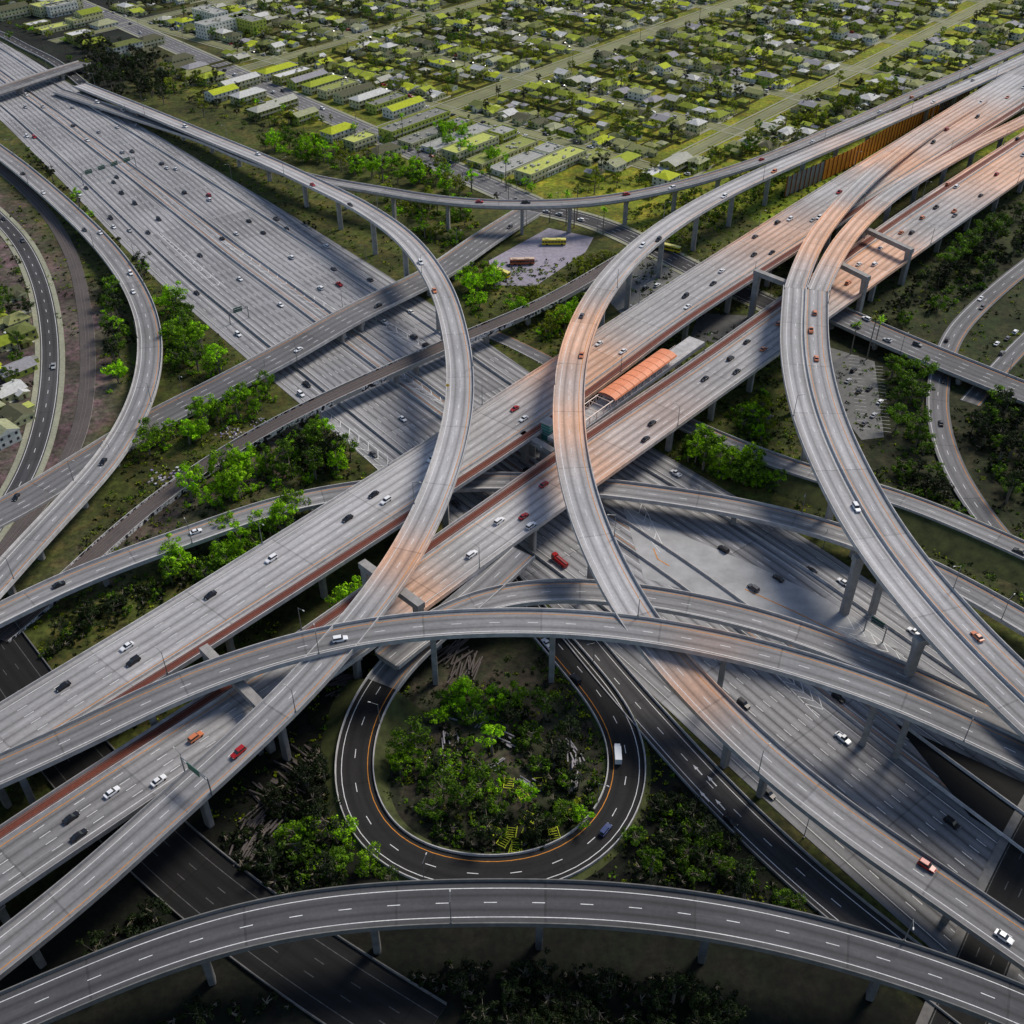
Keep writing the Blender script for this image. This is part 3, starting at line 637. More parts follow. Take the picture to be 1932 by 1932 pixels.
# ---------------------------------------------------------------- trees
def tree_mesh(name,h,cr,ncl,lm,seed,leaf=.66,per=52,crown=.34,cz=.68,trunks=1):
    R=random.Random(seed);mb=MB();cl=[]
    for k in range(ncl):
        while True:
            x,y,z=[R.uniform(-1,1) for _ in range(3)]
            rr=x*x+y*y+z*z
            if .12<rr<1: break
        cl.append((x*cr+R.uniform(-.6,.6),y*cr*R.uniform(.8,1.1),h*cz+z*h*crown*.9))
    for t in range(trunks):
        ox,oy=R.uniform(-1,1)*(trunks-1)*.5,R.uniform(-1,1)*(trunks-1)*.5
        p0=(ox,oy,-.4);p1=(ox+R.uniform(-.6,.6),oy+R.uniform(-.6,.6),h*.35);p2=(p1[0]*1.3,p1[1]*1.3,h*.6)
        mb.cyl(p0,p1,.34,.24,6,1,False);mb.cyl(p1,p2,.24,.14,6,1,False)
        for c in cl[t::trunks]:
            s=p1 if c[2]<h*.7 else p2; mb.cyl(s,c,.12,.04,4,1,False)
    for c in cl:
        rc=cr*R.uniform(.22,.38)
        for _ in range(per):
            th=R.uniform(0,6.283);ph=math.acos(R.uniform(-1,1));q=rc*R.uniform(.35,1)**.6
            n=Vector((math.sin(ph)*math.cos(th),math.sin(ph)*math.sin(th),math.cos(ph)*.7))
            p=Vector(c)+n*q; nn=(n+Vector((R.uniform(-.7,.7),R.uniform(-.7,.7),R.uniform(-.2,.9)))).normalized()
            a=nn.orthogonal().normalized();a.rotate(Matrix.Rotation(R.uniform(0,6.28),3,nn));b=nn.cross(a);s=leaf*R.uniform(.55,1.15)
            mb.poly([p-a*s*.6,p+b*s*.35,p+a*s*.6,p-b*s*.35],0)
    return mb.mesh(name,[M[lm],M['bark']])
def variants(lm,base): return [tree_mesh('eucalyptus_'+lm,11,4.6,17,lm,base+1),tree_mesh('eucalyptus_'+lm,13,4.0,15,lm,base+2,crown=.3,cz=.7,trunks=2),tree_mesh('broadleaf_'+lm,8,4.2,18,lm,base+3,crown=.38,cz=.6),tree_mesh('small_'+lm,6,2.9,11,lm,base+4,leaf=.6,cz=.6)]
TV={k:variants(k,i*10) for i,k in enumerate(('lime','green','darkleaf','olive'))}
SHR={k:tree_mesh('shrub_'+k,2.6,2.2,7,k,90+i,leaf=.55,per=36,crown=.4,cz=.45) for i,k in enumerate(('lime','green','darkleaf','olive'))}
def tree(p,kind,s=1.,v=None,z=0.):
    me=random.choice(TV[kind]) if v is None else TV[kind][v]
    inst('eucalyptus_tree' if 'euc' in me.name else 'tree',me,(p[0],p[1],z-.1),random.uniform(0,6.28),(s*random.uniform(.85,1.15),s*random.uniform(.85,1.15),s*random.uniform(.85,1.15)))
def free(p,m=1.5,s=1.): return not inside(p,m,zmax=40) and not inside(p,4.6*s,zmin=3,zmax=16)
def grove(poly,n,kinds,s=1.,shr=0,vs=None,low=False):
    W=np.array([S(u,v)[:2] for u,v in poly]);mn,mx=W.min(0),W.max(0);c=0;tries=0
    while c<n+shr and tries<(n+shr)*14:
        tries+=1;p=rng.uniform(mn,mx)
        if not pip(np.array([p[0]]),np.array([p[1]]),W)[0]: continue
        if c<n and tries<n*10:
            if not free(p,2.2,s): continue
            tree(p,random.choice(kinds),s*random.uniform(.75,1.25),random.choice(vs) if vs else None)
        else:
            if inside(p,.8): continue
            k=random.choice(kinds); inst('shrub',SHR[k],(p[0],p[1],-.2),random.uniform(0,6),random.uniform(.5,1.4))
        c+=1
G_='green';Lm='lime';D='darkleaf';Ol='olive'
grove([(40,265),(130,330),(230,440),(300,540),(330,600),(230,470),(60,300)],55,[G_,D,Lm,D],.9,90)
grove([(290,560),(340,590),(400,660),(440,710),(330,720),(305,640)],24,[Lm,Lm,G_],1.2,60,[0,1,2])
grove([(195,520),(240,560),(255,700),(205,760),(200,600)],18,[Lm,G_,D],1.1,20)
grove([(180,190),(330,270),(520,390),(730,515),(690,530),(600,430),(420,350),(260,260)],50,[D,G_,D],.75,260)
grove([(480,260),(560,272),(700,300),(900,345),(890,380),(700,340),(560,310),(500,285)],64,[G_,Ol,Lm,Lm],1.05,60,[0,1,2])
grove([(700,370),(900,400),(900,430),(840,480),(790,440)],30,[G_,Ol,Lm],.95,90)
grove([(870,500),(930,490),(950,540),(900,590),(870,560)],12,[Lm],1.1,20,[0,1,2])
grove([(970,590),(1080,560),(1100,600),(1050,640),(960,620)],14,[Lm,Ol],1.05,50,[0,2])
grove([(1080,520),(1160,480),(1180,500),(1110,560)],8,[Ol],.7,40)
grove([(280,800),(480,720),(540,740),(480,790),(360,840),(280,860)],22,[Lm,Lm,G_],1.05,30,[0,1,2])
grove([(480,830),(590,790),(680,890),(640,905),(500,920)],28,[Lm,G_,D],1.1,60,[0,1,2])
grove([(340,900),(470,860),(500,930),(380,970),(330,950)],13,[Lm],1.2,20,[0,1])
grove([(400,1010),(560,950),(580,1000),(480,1060),(380,1110)],9,[Lm,G_],1.15,30,[0,1,2])
grove([(150,1160),(400,1040),(450,1060),(250,1160),(60,1260)],12,[D,G_,D],.8,90)
for u,v,s,k in((655,1103,1.45,0),(675,1094,1.3,2),(640,1120,1.25,0)): p=S(u,v,14); tree(p,Lm,s,k)
for u,v in((430,1010),(480,1005),(540,985),(330,1065),(345,1085),(510,1015),(560,975)): tree(S(u,v),Lm,1.3,random.choice([0,2]))
grove([(830,1290),(960,1230),(1010,1290),(1050,1420),(1010,1500),(930,1600),(850,1540),(760,1480),(730,1440),(820,1380)],26,[G_,Lm,G_,D,D],.95,80,[0,1,2])
for u,v in((870,1310),(905,1330),(860,1345),(940,1340),(755,1460),(770,1440),(975,1330),(1095,1560)): tree(S(u,v),Lm,.95,random.choice([0,2]))
grove([(740,1500),(860,1560),(1000,1630),(1110,1580),(1130,1480),(1060,1400),(960,1610),(850,1600)],12,[D,D,G_],.8,70)
grove([(620,1560),(700,1620),(760,1680),(560,1660),(560,1560)],12,[G_,Lm,D],.95,20)
grove([(430,1450),(600,1380),(620,1500),(600,1560),(500,1540)],14,[D],.8,60)
grove([(1230,820),(1290,800),(1530,880),(1540,950),(1350,900),(1240,860)],34,[G_,G_,Lm],1.0,80)
grove([(1340,720),(1420,700),(1480,740),(1480,850),(1400,820)],7,[Ol,G_,Lm],1.,50)
grove([(1665,700),(1740,720),(1760,860),(1700,870),(1675,760)],14,[G_],1.15,40,[0,1])
grove([(1760,450),(1932,400),(2000,420),(1932,500),(1800,580),(1680,620),(1640,610),(1700,550)],50,[G_,D,D],1.,170)
for u,v in((1770,492),(1795,478),(1825,465),(1855,455),(1800,500),(1835,480),(1875,455),(1780,510),(1815,490),(1750,505)):
    p=S(u,v)
    if free(p,2,1.2): tree(p,G_,1.45,random.choice([0,1]))
grove([(1870,720),(2050,780),(2050,980),(1900,960),(1820,820)],70,[D,G_,D],1.,100)
grove([(1680,880),(1800,900),(1900,1030),(1750,1000)],14,[D,G_],.8,60)
grove([(150,80),(300,110),(330,200),(220,190),(160,150)],80,[D],1.1,60)
grove([(300,110),(420,160),(560,230),(640,290),(500,260),(380,225),(300,180)],46,[D,Ol,G_],.85,50)
grove([(0,1500),(200,1400),(640,1660),(640,1700),(200,1700),(150,1600)],10,[D],.7,60)
grove([(1180,1560),(1260,1500),(1500,1700),(1500,1730),(1200,1660)],30,[D,D,G_],.8,80)
grove([(700,1760),(1300,1760),(1400,1960),(800,1960)],50,[D],.8,120)
grove([(0,1850),(250,1700),(600,1900),(300,1960)],14,[D],.8,50)
grove([(1200,600),(1480,470),(1480,520),(1250,640)],10,[Ol,G_],.6,60)
grove([(1180,400),(1500,300),(1640,290),(1400,420),(1300,480)],24,[Ol,Ol,G_],.65,220)
grove([(1700,215),(1932,120),(1932,130),(1720,240)],10,[Ol],.5,80)
grove([(1080,1180),(1200,1260),(1500,1560),(1380,1500),(1200,1330)],4,[D,Ol],.5,90)
grove([(-60,500),(60,480),(60,620),(60,760),(-60,900)],40,[D,G_],.8,60)
grove([(830,240),(960,300),(950,325),(820,270)],22,[Lm],.95,10)
grove([(1060,345),(1330,300),(1500,235),(1700,150),(1700,175),(1500,270),(1320,325),(1100,372)],70,[Ol,G_,Ol],.75,90)
def palm_mesh(seed,h,dead=False):
    R=random.Random(seed);mb=MB();mb.cyl((0,0,-.3),(.2,0,h*.5),.3,.24,7,1,False);mb.cyl((.2,0,h*.5),(.1,.1,h),.24,.2,7,1,False)
    for k in range(34):
        a=R.uniform(0,6.28);e=R.uniform(-.5,1.2);L=R.uniform(2.2,3.);p=Vector((.1,.1,h));d=Vector((math.cos(a)*math.cos(e),math.sin(a)*math.cos(e),math.sin(e)));s=Vector((-math.sin(a),math.cos(a),0))
        for j in range(4):
            q=p+d*L/4;w0=.42*(1-j/4.6);w1=.42*(1-(j+1)/4.6);mb.poly([p-s*w0,p+s*w0,q+s*w1,q-s*w1],0);p=q;d=(d-Vector((0,0,.32))).normalized()
    return mb.mesh('palm_tree',[M['lime' if not dead else 'olive'],M['bark']])
PM=[palm_mesh(1,17),palm_mesh(2,14),palm_mesh(3,19,True)]
for u,v in((1037,420),(1068,425),(1083,430),(1088,418),(1138,445),(955,360),(1605,668),(1635,678),(1648,660),(760,262)): 
    p=S(u,v);inst('palm_tree',random.choice(PM),(p[0],p[1],0),random.uniform(0,6),1.15)
# ---------------------------------------------------------------- houses
roofm=palette('house_roof_shingle',[(.33,.34,.2),(.42,.48,.02),(.13,.15,.04),(.42,.42,.36),(.22,.27,.02),(.56,.56,.54),(.33,.39,.03),(.09,.09,.05),(.25,.26,.10),(.3,.29,.31)])
wallm=palette('house_wall_stucco',[(.5,.5,.28),(.38,.44,.08),(.68,.68,.6),(.3,.31,.08),(.55,.53,.28)],shift=.37)
winm=flat('window_glass',(.03,.035,.04),.15,0,.6);doorm=flat('door_wood',(.12,.06,.03),.6);flatroof=palette('flat_roof_membrane',[(.36,.36,.34),(.62,.62,.62),(.27,.30,.08),(.46,.5,.12),(.22,.22,.2)])
trim=noisy('trim_concrete',(.4,.4,.33),.5)
HM=[wallm,roofm,winm,doorm,trim,flatroof]
def gable(mb,cx,cy,w,d,z,rh,hip,ov=.5,ax=0):
    W,D_=w/2+ov,d/2+ov
    if ax: 
        pts=lambda x,y,zz:(cx-y,cy+x,zz)
    else: pts=lambda x,y,zz:(cx+x,cy+y,zz)
    if ax: W,D_=d/2+ov,w/2+ov
    ins=D_*.9 if hip else 0
    a=[pts(-W,-D_,z),pts(W,-D_,z),pts(W,D_,z),pts(-W,D_,z),pts(-W+ins,0,z+rh),pts(W-ins,0,z+rh)]
    i=mb.add(a);mb.face((i,i+1,i+5,i+4),1);mb.face((i+2,i+3,i+4,i+5),1);mb.face((i+1,i+2,i+5),1 if hip else 0);mb.face((i+3,i,i+4),1 if hip else 0);mb.face((i+3,i+2,i+1,i),0)
def wins(mb,cx,cy,w,d,z0,n,m,storeys=1,fh=2.8):
    for st in range(storeys):
        z=z0+.95+st*fh
        for k in range(n):
            x=cx-w/2+w*(k+.5)/n
            for sy in(-1,1): mb.box((x,cy+sy*(d/2+.02),z),(1.3,.08,1.25),0,2)
        for k in range(m):
            y=cy-d/2+d*(k+.5)/m
            for sx in(-1,1): mb.box((cx+sx*(w/2+.02),y,z),(.08,1.2,1.25),0,2)
def house(i):
    R=random.Random(i+50);mb=MB();w,d=R.uniform(9,12.5),R.uniform(9,14);h=R.uniform(2.9,3.3);
    if i%5==3: h=5.8
    mb.box((0,0,-.2),(w,d,h+.2),0,0);hip=i%2;gable(mb,0,0,w,d,h,R.uniform(1.6,2.5),hip,ax=int(d>w))
    wins(mb,0,0,w,d,0,3,3,2 if h>5 else 1)
    x=R.choice([-1,1])*w*.22; e=R.uniform(2.5,4); mb.box((x,-d/2-e/2,-.2),(w*.45,e,2.9),0,0); gable(mb,x,-d/2-e/2+.3,w*.45,e+1.5,2.72,1.2,0,.35,ax=1)
    mb.box((x,-d/2-e-.04,0),(1.,.08,2.1),0,3); mb.box((-x,-d/2-.8,-.1),(2.5,1.6,.3),0,4)
    if i%3==0: mb.box((w*.3,d*.15,h),(.8,.8,2.6),0,4)
    if i%3==1: mb.box((-w*.25,d/2+2,-.2),(w*.4,4,2.7),0,0);mb.box((-w*.25,d/2+2.1,2.5),(w*.4+.4,4.2,.2),0,5)
    return mb.mesh('house',HM)
HS=[house(i) for i in range(14)]
def garage(i):
    mb=MB();mb.box((0,0,-.2),(6.5,6.5,2.9),0,0);gable(mb,0,0,6.5,6.5,2.7,1.3,i%2,.3);mb.box((0,-3.28,0),(4.8,.08,2.2),0,4);mb.box((3.27,1,.9),(.08,1,1),0,2);return mb.mesh('garage',HM)
GM=[garage(0),garage(1)]
def block(w,d,st,style,seed):
    R=random.Random(seed);mb=MB();h=st*3.
    mb.box((0,0,-.2),(w,d,h+.2),0,0);wins(mb,0,0,w,d,0,max(3,int(w/3.6)),max(2,int(d/3.6)),st,3.)
    if style=='gable': gable(mb,0,0,w,d,h,min(w,d)*.2,0,.5,ax=int(d>w))
    elif style=='hip': gable(mb,0,0,w,d,h,min(w,d)*.22,1,.6,ax=int(d>w))
    else:
        mb.box((0,0,h),(w-.6,d-.6,.06),0,5)
        for sx,sy,a,b in((0,1,w,.3),(0,-1,w,.3),(1,0,.3,d-.6),(-1,0,.3,d-.6)): mb.box((sx*(w/2-.15),sy*(d/2-.15),h),(a,b,.7),0,0)
        for k in range(int(w*d/70)+1): mb.box((R.uniform(-.4,.4)*w,R.uniform(-.35,.35)*d,h+.06),(R.uniform(1,2.2),R.uniform(1,1.8),R.uniform(.7,1.3)),0,4)
    for k in range(int(w/9)): mb.box((-w/2+4+k*9,-d/2-.04,0),(1.,.06,2.1),0,3)
    if st>1:
        mb.box((0,-d/2-.7,2.9),(w*.95,1.3,.15),0,4);mb.box((0,-d/2-1.3,3.05),(w*.95,.06,.9),0,4)
    return mb.mesh('apartment_building',HM)
BK={}
def bld(p,w,d,st,style,ang,name='apartment_building'):
    k=(w,d,st,style)
    if k not in BK: BK[k]=block(w,d,st,style,len(BK))
    inst(name,BK[k],(p[0],p[1],0),ang)
A1=ANG1;A2=ANG1-math.pi/2
def okst(s,t): return not inside(ST(s,t),5,zmax=40)
for i,t in enumerate(np.arange(-325,-180,18.)):
    for s in(32,72):
        if okst(s,t): bld(ST(s,t),34,11,2,['gable','hip','flat'][(i+(s>40))%3],A1)
for i,t in enumerate(np.arange(-150,-10,21.)):
    for s,l in((42,44),(76,16)) if i%2 else ((52,60),):
        if okst(s,t): bld(ST(s,t),l,14,1 if i%3 else 2,'flat',A1,'commercial_building')
for i,t in enumerate(np.arange(-690,-350,24.)):
    for s in(28,66):
        if okst(s,t) and (i+s)%3: bld(ST(s+random.uniform(-4,4),t),random.choice([22,30]),random.choice([11,14]),random.choice([1,2,3]),random.choice(['flat','hip','gable']),A1)
for u,v,w,d,st,sty in((425,62,52,16,4,'flat'),(400,45,16,34,4,'flat'),(470,60,16,34,4,'flat'),(110,22,46,18,3,'flat'),(160,45,30,14,2,'flat'),(340,122,22,12,2,'hip'),(370,138,20,11,2,'hip'),(400,155,20,11,2,'hip'),(420,185,24,12,2,'gable'),(470,190,26,12,2,'hip'),(500,218,22,12,2,'hip'),(530,205,26,11,2,'gable'),(640,258,24,12,2,'hip'),(680,275,22,12,2,'flat'),(725,297,22,12,2,'hip'),(575,228,20,10,2,'gable'),(285,85,22,12,2,'hip'),(1035,322,20,14,1,'flat'),(1240,330,22,12,1,'flat'),(1275,318,22,12,2,'gable'),(1120,300,24,12,1,'flat'),(1180,305,20,11,1,'hip'),(1105,552,14,9,1,'flat')):
    bld(S(u,v)[:2],w,d,st,sty,A1)
mbS=MB();mbD=MB();mbF=MB()
def gstreet(a,b,w,z):
    a=np.array(a);b=np.array(b);L=np.linalg.norm(b-a);d=(b-a)/L;n=np.array([-d[1],d[0]])
    def q(o0,o1,z,m): mbS.poly([(*(a+n*o0),z),(*(a+n*o1),z),(*(b+n*o1),z),(*(b+n*o0),z)],m,uv=[(o0/3.6,0),(o1/3.6,0),(o1/3.6,L),(o0/3.6,L)])
    q(-w/2,w/2,z,0)
    for sg in(1,-1): q(sg*(w/2+1.2),sg*(w/2+2.7),z+.05,1)
srows=[98,196,295,394,493,592,691,790]
tst=[-560,-362,-165,30,225]
def tlim(s): return 43+(s-48)*.23+6
for k,s in enumerate(srows): gstreet(ST(s,-760),ST(s,tlim(s)-14),9.,.0)
for k,t in enumerate(tst):
    s0=8 if t<0 else max(10,60+(t-15)/.23); s0=max(s0,8)
    gstreet(ST(s0,t),ST(860,t),14 if t==-165 else 9.,.02)
mbS.obj('residential_streets',[M['res'],M['side']])
def skip(p): return not(-760<p[0]<820 and 560<p[1]<1420) or abs(p[0])>(p[1]*.5+90)
for s in srows:
    for sg in(-1,1):
        t=-750.
        while t<tlim(s)-2:
            t+=random.uniform(13.5,16)
            if min(abs(t-x) for x in tst)<14: continue
            so=s+sg*random.uniform(15.5,19)
            p=ST(so,t)
            if skip(p) or (so<98 and -350<t<-5) or inside(p,10,zmax=40) or t>tlim(so)-2: continue
            rot=A1+(math.pi/2 if sg<0 else -math.pi/2)
            inst('house',random.choice(HS),(p[0],p[1],0),rot+random.choice([0,0,math.pi/2]),(random.uniform(.9,1.12),random.uniform(.9,1.15),1))
            g=ST(s+sg*random.uniform(37,43),t+random.choice([-4,4]))
            if random.random()<.7 and not inside(g,6,zmax=40): inst('garage',random.choice(GM),(g[0],g[1],0),rot,random.uniform(.8,1.15))
            g=ST(s+sg*random.uniform(29,33),t+random.uniform(-3,3))
            if random.random()<.6 and not inside(g,6,zmax=40): inst('house',random.choice(HS),(g[0],g[1],0),rot+math.pi/2,random.uniform(.55,.75))
            a=ST(s+sg*5,t+6.3);b=ST(s+sg*random.uniform(22,40),t+6.3);n=E2*1.3
            mbD.poly([(*(a-n),.01),(*(a+n),.01),(*(b+n),.01),(*(b-n),.01)],0)
            a=ST(s+sg*24,t+8);b=ST(s+sg*48,t+8);mbF.poly([(*a,-.1),(*b,-.1),(*b,1.7),(*a,1.7)],0)
            a=ST(s+sg*48.5,t-8);b=ST(s+sg*48.5,t+8);mbF.poly([(*a,-.1),(*b,-.1),(*b,1.7),(*a,1.7)],0)
            yk=[Ol,Ol,Ol,G_,D] if t>-260 else [Ol,G_,D,D]
            if random.random()<.75: tree(ST(s+sg*random.uniform(6.5,9.5),t+random.uniform(-6,4)),random.choice(yk),random.uniform(.55,1.05))
            for _ in range(random.choice([1,1,2,2,3])):
                g=ST(s+sg*random.uniform(25,48),t+random.uniform(-7,7))
                if free(g,2,.7): tree(g,random.choice(yk),random.uniform(.45,1.1))
            for _ in range(random.choice([0,1,2])): q=ST(s+sg*random.uniform(10,47),t+random.choice([7.3,-7,7.6]));inst('shrub',SHR[random.choice(yk)],(q[0],q[1],-.1),0,random.uniform(.5,1.1))
            if random.random()<.5: q=ST(s+sg*3.6,t+random.uniform(-5,2));putcar((q[0],q[1],.0),A2+random.choice([0,math.pi]))
            if random.random()<.3: q=ST(s+sg*random.uniform(8,13),t+6.3);putcar((q[0],q[1],.0),A1)
mbD.obj('driveways',[M['side']]);mbF.obj('backyard_fences',[noisy('fence_wood',(.16,.15,.05),1.5)])
for t in np.arange(-700,0,9):
    if random.random()<.75: tree(ST(12.8,t+random.uniform(-3,3)),random.choice([Ol,G_,Lm]),random.uniform(.45,.85))
    if random.random()<.5: tree(ST(-14.5,t+random.uniform(-3,3)),random.choice([Ol,G_,D]),random.uniform(.4,.8))
for t in np.arange(-330,-10,7):
    for s in(18,92,60):
        if random.random()<.7: q=ST(s+random.uniform(-2,2),t);tree(q,random.choice([Ol,G_]),random.uniform(.4,.7)) if random.random()<.4 else (s!=60 and putcar((q[0],q[1],0),A1))
for u,v in((20,560),(30,610),(15,650),(40,700),(20,745),(35,790),(10,830),(45,640),(-30,700),(-25,780),(-20,600)):
    p=S(u,v)
    if not inside(p,4): inst('house',random.choice(HS),(p[0],p[1],0),random.choice([A1,A2]),1.)
for u,v in((1880,650),(1900,640),(1915,628),(1890,668),(1640,735),(1452,790),(1660,760),(1218,545),(1240,540),(1610,700),(1620,740),(1600,720),(1648,785),(1630,800),(1185,580),(1270,560)): putcar(S(u,v,.05),A1)
# ---------------------------------------------------------------- lumber/debris, gantries, lamps
def pile(u,v,n,mat,sz=(5,.5,.4),name='lumber_pile',spread=4):
    c=S(u,v);mb=MB();a0=random.uniform(0,3)
    for k in range(n): mb.box((c[0]+random.uniform(-spread,spread)*.6,c[1]+random.uniform(-spread,spread)*.6,-.1+random.choice([0,.4,.8])+k*.01),(sz[0]*random.uniform(.7,1.1),sz[1],sz[2]),a0+random.gauss(0,.12),0)
    mb.obj(name,[mat])
pg=noisy('weathered_lumber_grey',(.34,.32,.34),1.5);pyl=noisy('lumber_yellow',(.55,.62,.04),1.5,.8,1.1);dk=noisy('dark_timber',(.10,.085,.08),1.5)
for u,v in((1070,1410),(1085,1440),(1080,1475),(960,1400),(900,1360),(850,1400),(830,1440),(930,1450),(870,1350),(1000,1480)): pile(u,v,9,pg,(4.2,.4,.35))
for u,v in((850,1230),(880,1260),(560,1470),(590,1440),(490,1560),(640,1290),(470,1590),(520,1500)): pile(u,v,18,dk,(9,.45,.4),spread=8)
for u,v in((430,815),(450,825),(490,800),(300,905),(330,890),(560,795),(400,1060),(600,960)):
    c=S(u,v);mb=MB()
    for k in range(26): mb.box((c[0]+random.gauss(0,3.5),c[1]+random.gauss(0,2),-.1),(random.uniform(.4,1.5),random.uniform(.3,1.2),random.uniform(.2,.9)),random.uniform(0,3),random.choice([0,0,1,2,3]),taper=.8)
    mb.obj('rubbish_pile',[pg,flat('tarp_violet',(.25,.2,.4),.7),flat('plastic_white',(.6,.6,.6),.6),dk])
mb=MB()
for u,v in((965,1572),(975,1600),(995,1572),(1040,1560),(1055,1525),(1020,1478),(970,1610),(960,1480),(950,1590),(1045,1575),(1000,1545),(930,1570),(1065,1540),(985,1500)):
    c=S(u,v);a=random.uniform(0,3)
    for k in range(5): mb.box((c[0]+math.cos(a)*(k-2)*.8,c[1]+math.sin(a)*(k-2)*.8,.2+random.random()*.3),(3.2,.16,.2),a+1.57,0)
    for k in(-1,1): mb.box((c[0]+math.cos(a+1.57)*k*1.4,c[1]+math.sin(a+1.57)*k*1.4,.75),(4,.16,.2),a,0)
mb.obj('yellow_barricades',[pyl])
gm=flat('galvanised_steel',(.22,.23,.24),.45,.5);sg_=flat('sign_green',(.01,.12,.07),.5)
def gantry(p0,p1,z,h=6.5,signs=2,face=1):
    a=np.array(p0);b=np.array(p1);L=np.linalg.norm((b-a)[:2]);ang=math.atan2((b-a)[1],(b-a)[0]);mb=MB();c=(a+b)/2
    for p in(a,b): mb.cyl((p[0],p[1],z-.5),(p[0],p[1],z+h+1),.25,.2,8,0)
    for dz in(h,h+1): mb.cyl((a[0],a[1],z+dz),(b[0],b[1],z+dz),.16,.16,6,0)
    n=int(L/2)
    for k in range(n): 
        q0=a+(b-a)*k/n;q1=a+(b-a)*(k+1)/n;mb.cyl((q0[0],q0[1],z+h+(k%2)),(q1[0],q1[1],z+h+1-(k%2)),.08,.08,4,0)
    for k in range(signs):
        q=a+(b-a)*(k+.6)/(signs+.2);nn=(-math.sin(ang)*.35*face,math.cos(ang)*.35*face);mb.box((q[0]+nn[0],q[1]+nn[1],z+h-.9),(min(5,L/signs*.8),.12,2.6),ang,1)
    mb.obj('overhead_sign_gantry',[gm,sg_])
gantry(S(158,350),S(258,318),0,7,4)
r=RD['r1'];i=int(((r.C[:,:2]-S(385,1492,18)[:2])**2).sum(1).argmin());gantry(r.L[i],r.R[i],r.C[i,2],6,1)
gantry(S(435,612),S(470,600),0,6,1);gantry(S(1630,1190),S(1665,1212),0,6,1)
p=S(868,735,30);mb=MB();mb.cyl((p[0]-5,p[1],29),(p[0]-5,p[1],32.6),.08,.08,6,0)
mb.poly([(p[0]-5,p[1]-.12,31.2),(p[0]-4.1,p[1]-.12,32.1),(p[0]-5,p[1]-.12,33),(p[0]-5.9,p[1]-.12,32.1)],1);mb.obj('warning_sign',[gm,flat('sign_amber',(.8,.45,.02),.4)])
def lampm_():
    mb=MB();mb.cyl((0,0,0),(0,0,9.5),.16,.09,8,0);mb.cyl((0,0,9.3),(2.6,0,10),.07,.05,6,0);mb.box((2.7,0,9.9),(.9,.35,.16),0,1,taper=.8);mb.cyl((0,0,0),(0,0,.5),.3,.25,8,0);return mb.mesh('street_lamp',[gm,flat('lamp_head',(.5,.5,.48),.4)])
lm_=lampm_()
for k,st in(('i110',80),('wb',60),('eb',60),('r1',95),('r3',95),('r5',100),('r6',110),('r9',60),('ave',45),('b1',50),('fig',40),('xst',45),('loopB',60),('r7',80),('r4',100)):
    r=RD[k];sd=0
    for d in np.arange(15,r.d[-1],st):
        p=pos(r,d,sd,(.18 if sd==0 else -.18) if r.C[0,2]>3 or k=='loopB' else (-.8 if sd==0 else .8));u=pos(r,d,1)-pos(r,d,0);a=math.atan2(u[1],u[0])+(math.pi if sd else 0)
        inst('street_lamp',lm_,(p[0],p[1],p[2]-.05+(.9 if k in('wb','eb','r1','r3','r5','r6','r9','r7','r4') else 0)),a);sd=1-sd
mb=MB();mb.cyl((0,0,-.3),(0,0,12),.2,.14,7,0)
for z in(10.5,11.4): mb.box((0,0,z),(2.6,.14,.14),0,0)
um=mb.mesh('utility_pole',[flat('pole_wood',(.07,.05,.035),.8)])
for t in np.arange(-690,10,38): q=ST(-13.3,t);inst('utility_pole',um,(q[0],q[1],0),A1)
for s in srows:
    for t in np.arange(-700,tlim(s)-10,42):
        q=ST(s+49.2,t)
        if not skip(q) and not inside(q,3): inst('utility_pole',um,(q[0],q[1],0),A1)
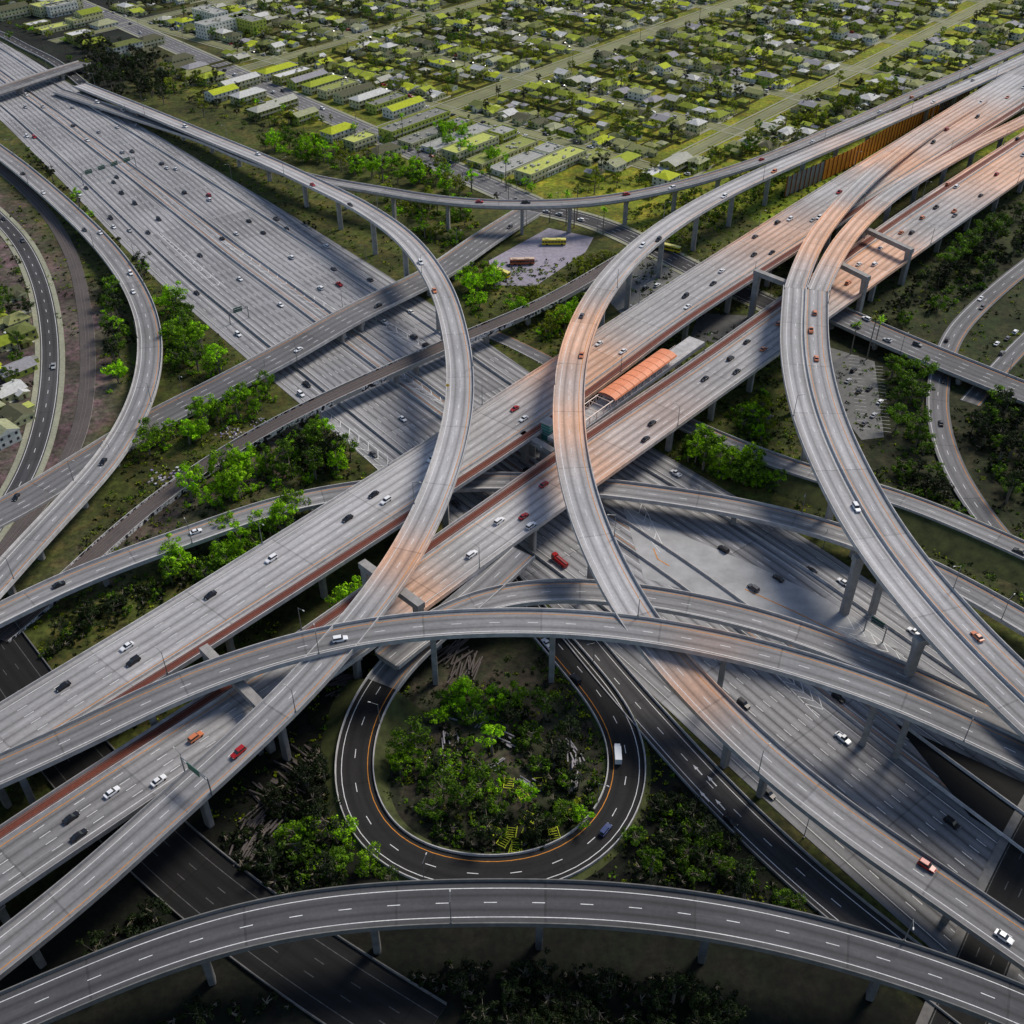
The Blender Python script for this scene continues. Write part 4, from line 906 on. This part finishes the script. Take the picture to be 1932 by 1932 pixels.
# ---------------------------------------------------------------- low scrub mass
mb=MB();cnt=0
zones=[[(40,265),(480,700),(300,800),(0,500)],[(180,190),(730,520),(900,430),(560,320)],[(280,800),(600,780),(700,900),(0,1300)],[(1180,400),(1640,290),(1480,560),(1200,640)],[(1230,640),(1480,600),(1560,960),(1230,860)],[(1600,500),(1932,330),(1932,1100),(1560,900)],[(700,1290),(1100,1250),(1180,1480),(950,1640),(690,1500)],[(600,1180),(760,1180),(640,1700),(350,1520)],[(1000,1180),(1700,1800),(1100,1700)],[(870,500),(1150,480),(1060,700),(900,640)],[(1380,760),(2000,1030),(2000,1180),(1500,960)],[(0,1300),(0,1500),(500,1250),(560,1080),(400,1080)]]
for z in zones:
    W=np.array([S(u,v)[:2] for u,v in z]);mn,mx=W.min(0),W.max(0);A=np.prod(mx-mn);n=min(2600,int(A/11))
    q=rng.uniform(mn,mx,(n,2));q=q[pip(q[:,0],q[:,1],W)]
    for p in q:
        if inside(p,.4,zmax=3): continue
        R=random.uniform(.4,1.5)
        for _ in range(12):
            c=Vector((p[0]+random.gauss(0,R*.6),p[1]+random.gauss(0,R*.6),random.uniform(-.1,R*.7)));nn=Vector((random.gauss(0,1),random.gauss(0,1),random.uniform(.2,1.5))).normalized();a=nn.orthogonal().normalized();b=nn.cross(a);s=random.uniform(.25,.5)
            mb.poly([c-a*s,c-b*s,c+a*s,c+b*s],(0,1,1,2)[cnt%4])
        cnt+=1
mb.obj('scrub_vegetation',[M['green'],M['darkleaf'],M['olive']])
# ---------------------------------------------------------------- light, sky, camera
w=bpy.data.worlds.new('World');sc.world=w;w.use_nodes=True;nt=w.node_tree
sky=nt.nodes.new('ShaderNodeTexSky');sky.sky_type='NISHITA';sky.sun_disc=False
EL=math.radians(46);AZ=math.radians(46);sky.sun_elevation=EL;sky.sun_rotation=AZ
nt.links.new(sky.outputs[0],nt.nodes['Background'].inputs[0]);nt.nodes['Background'].inputs[1].default_value=.11
sl=bpy.data.lights.new('sun','SUN');sl.energy=3.3;sl.angle=math.radians(18.);sl.color=(1,.92,.80)
so=bpy.data.objects.new('sun',sl);sc.collection.objects.link(so)
dirv=Vector((math.sin(AZ)*math.cos(EL),math.cos(AZ)*math.cos(EL),math.sin(EL)));so.rotation_euler=dirv.to_track_quat('Z','Y').to_euler()
cam=bpy.data.cameras.new('camera');co=bpy.data.objects.new('camera',cam);sc.collection.objects.link(co)
cam.sensor_width=36;cam.lens=36*2000/1932;co.location=(0,0,H);co.rotation_euler=(math.pi/2-P,0,0);cam.clip_end=30000;cam.clip_start=1
sc.camera=co
sc.view_settings.view_transform='Standard';sc.view_settings.look='None';sc.view_settings.exposure=0
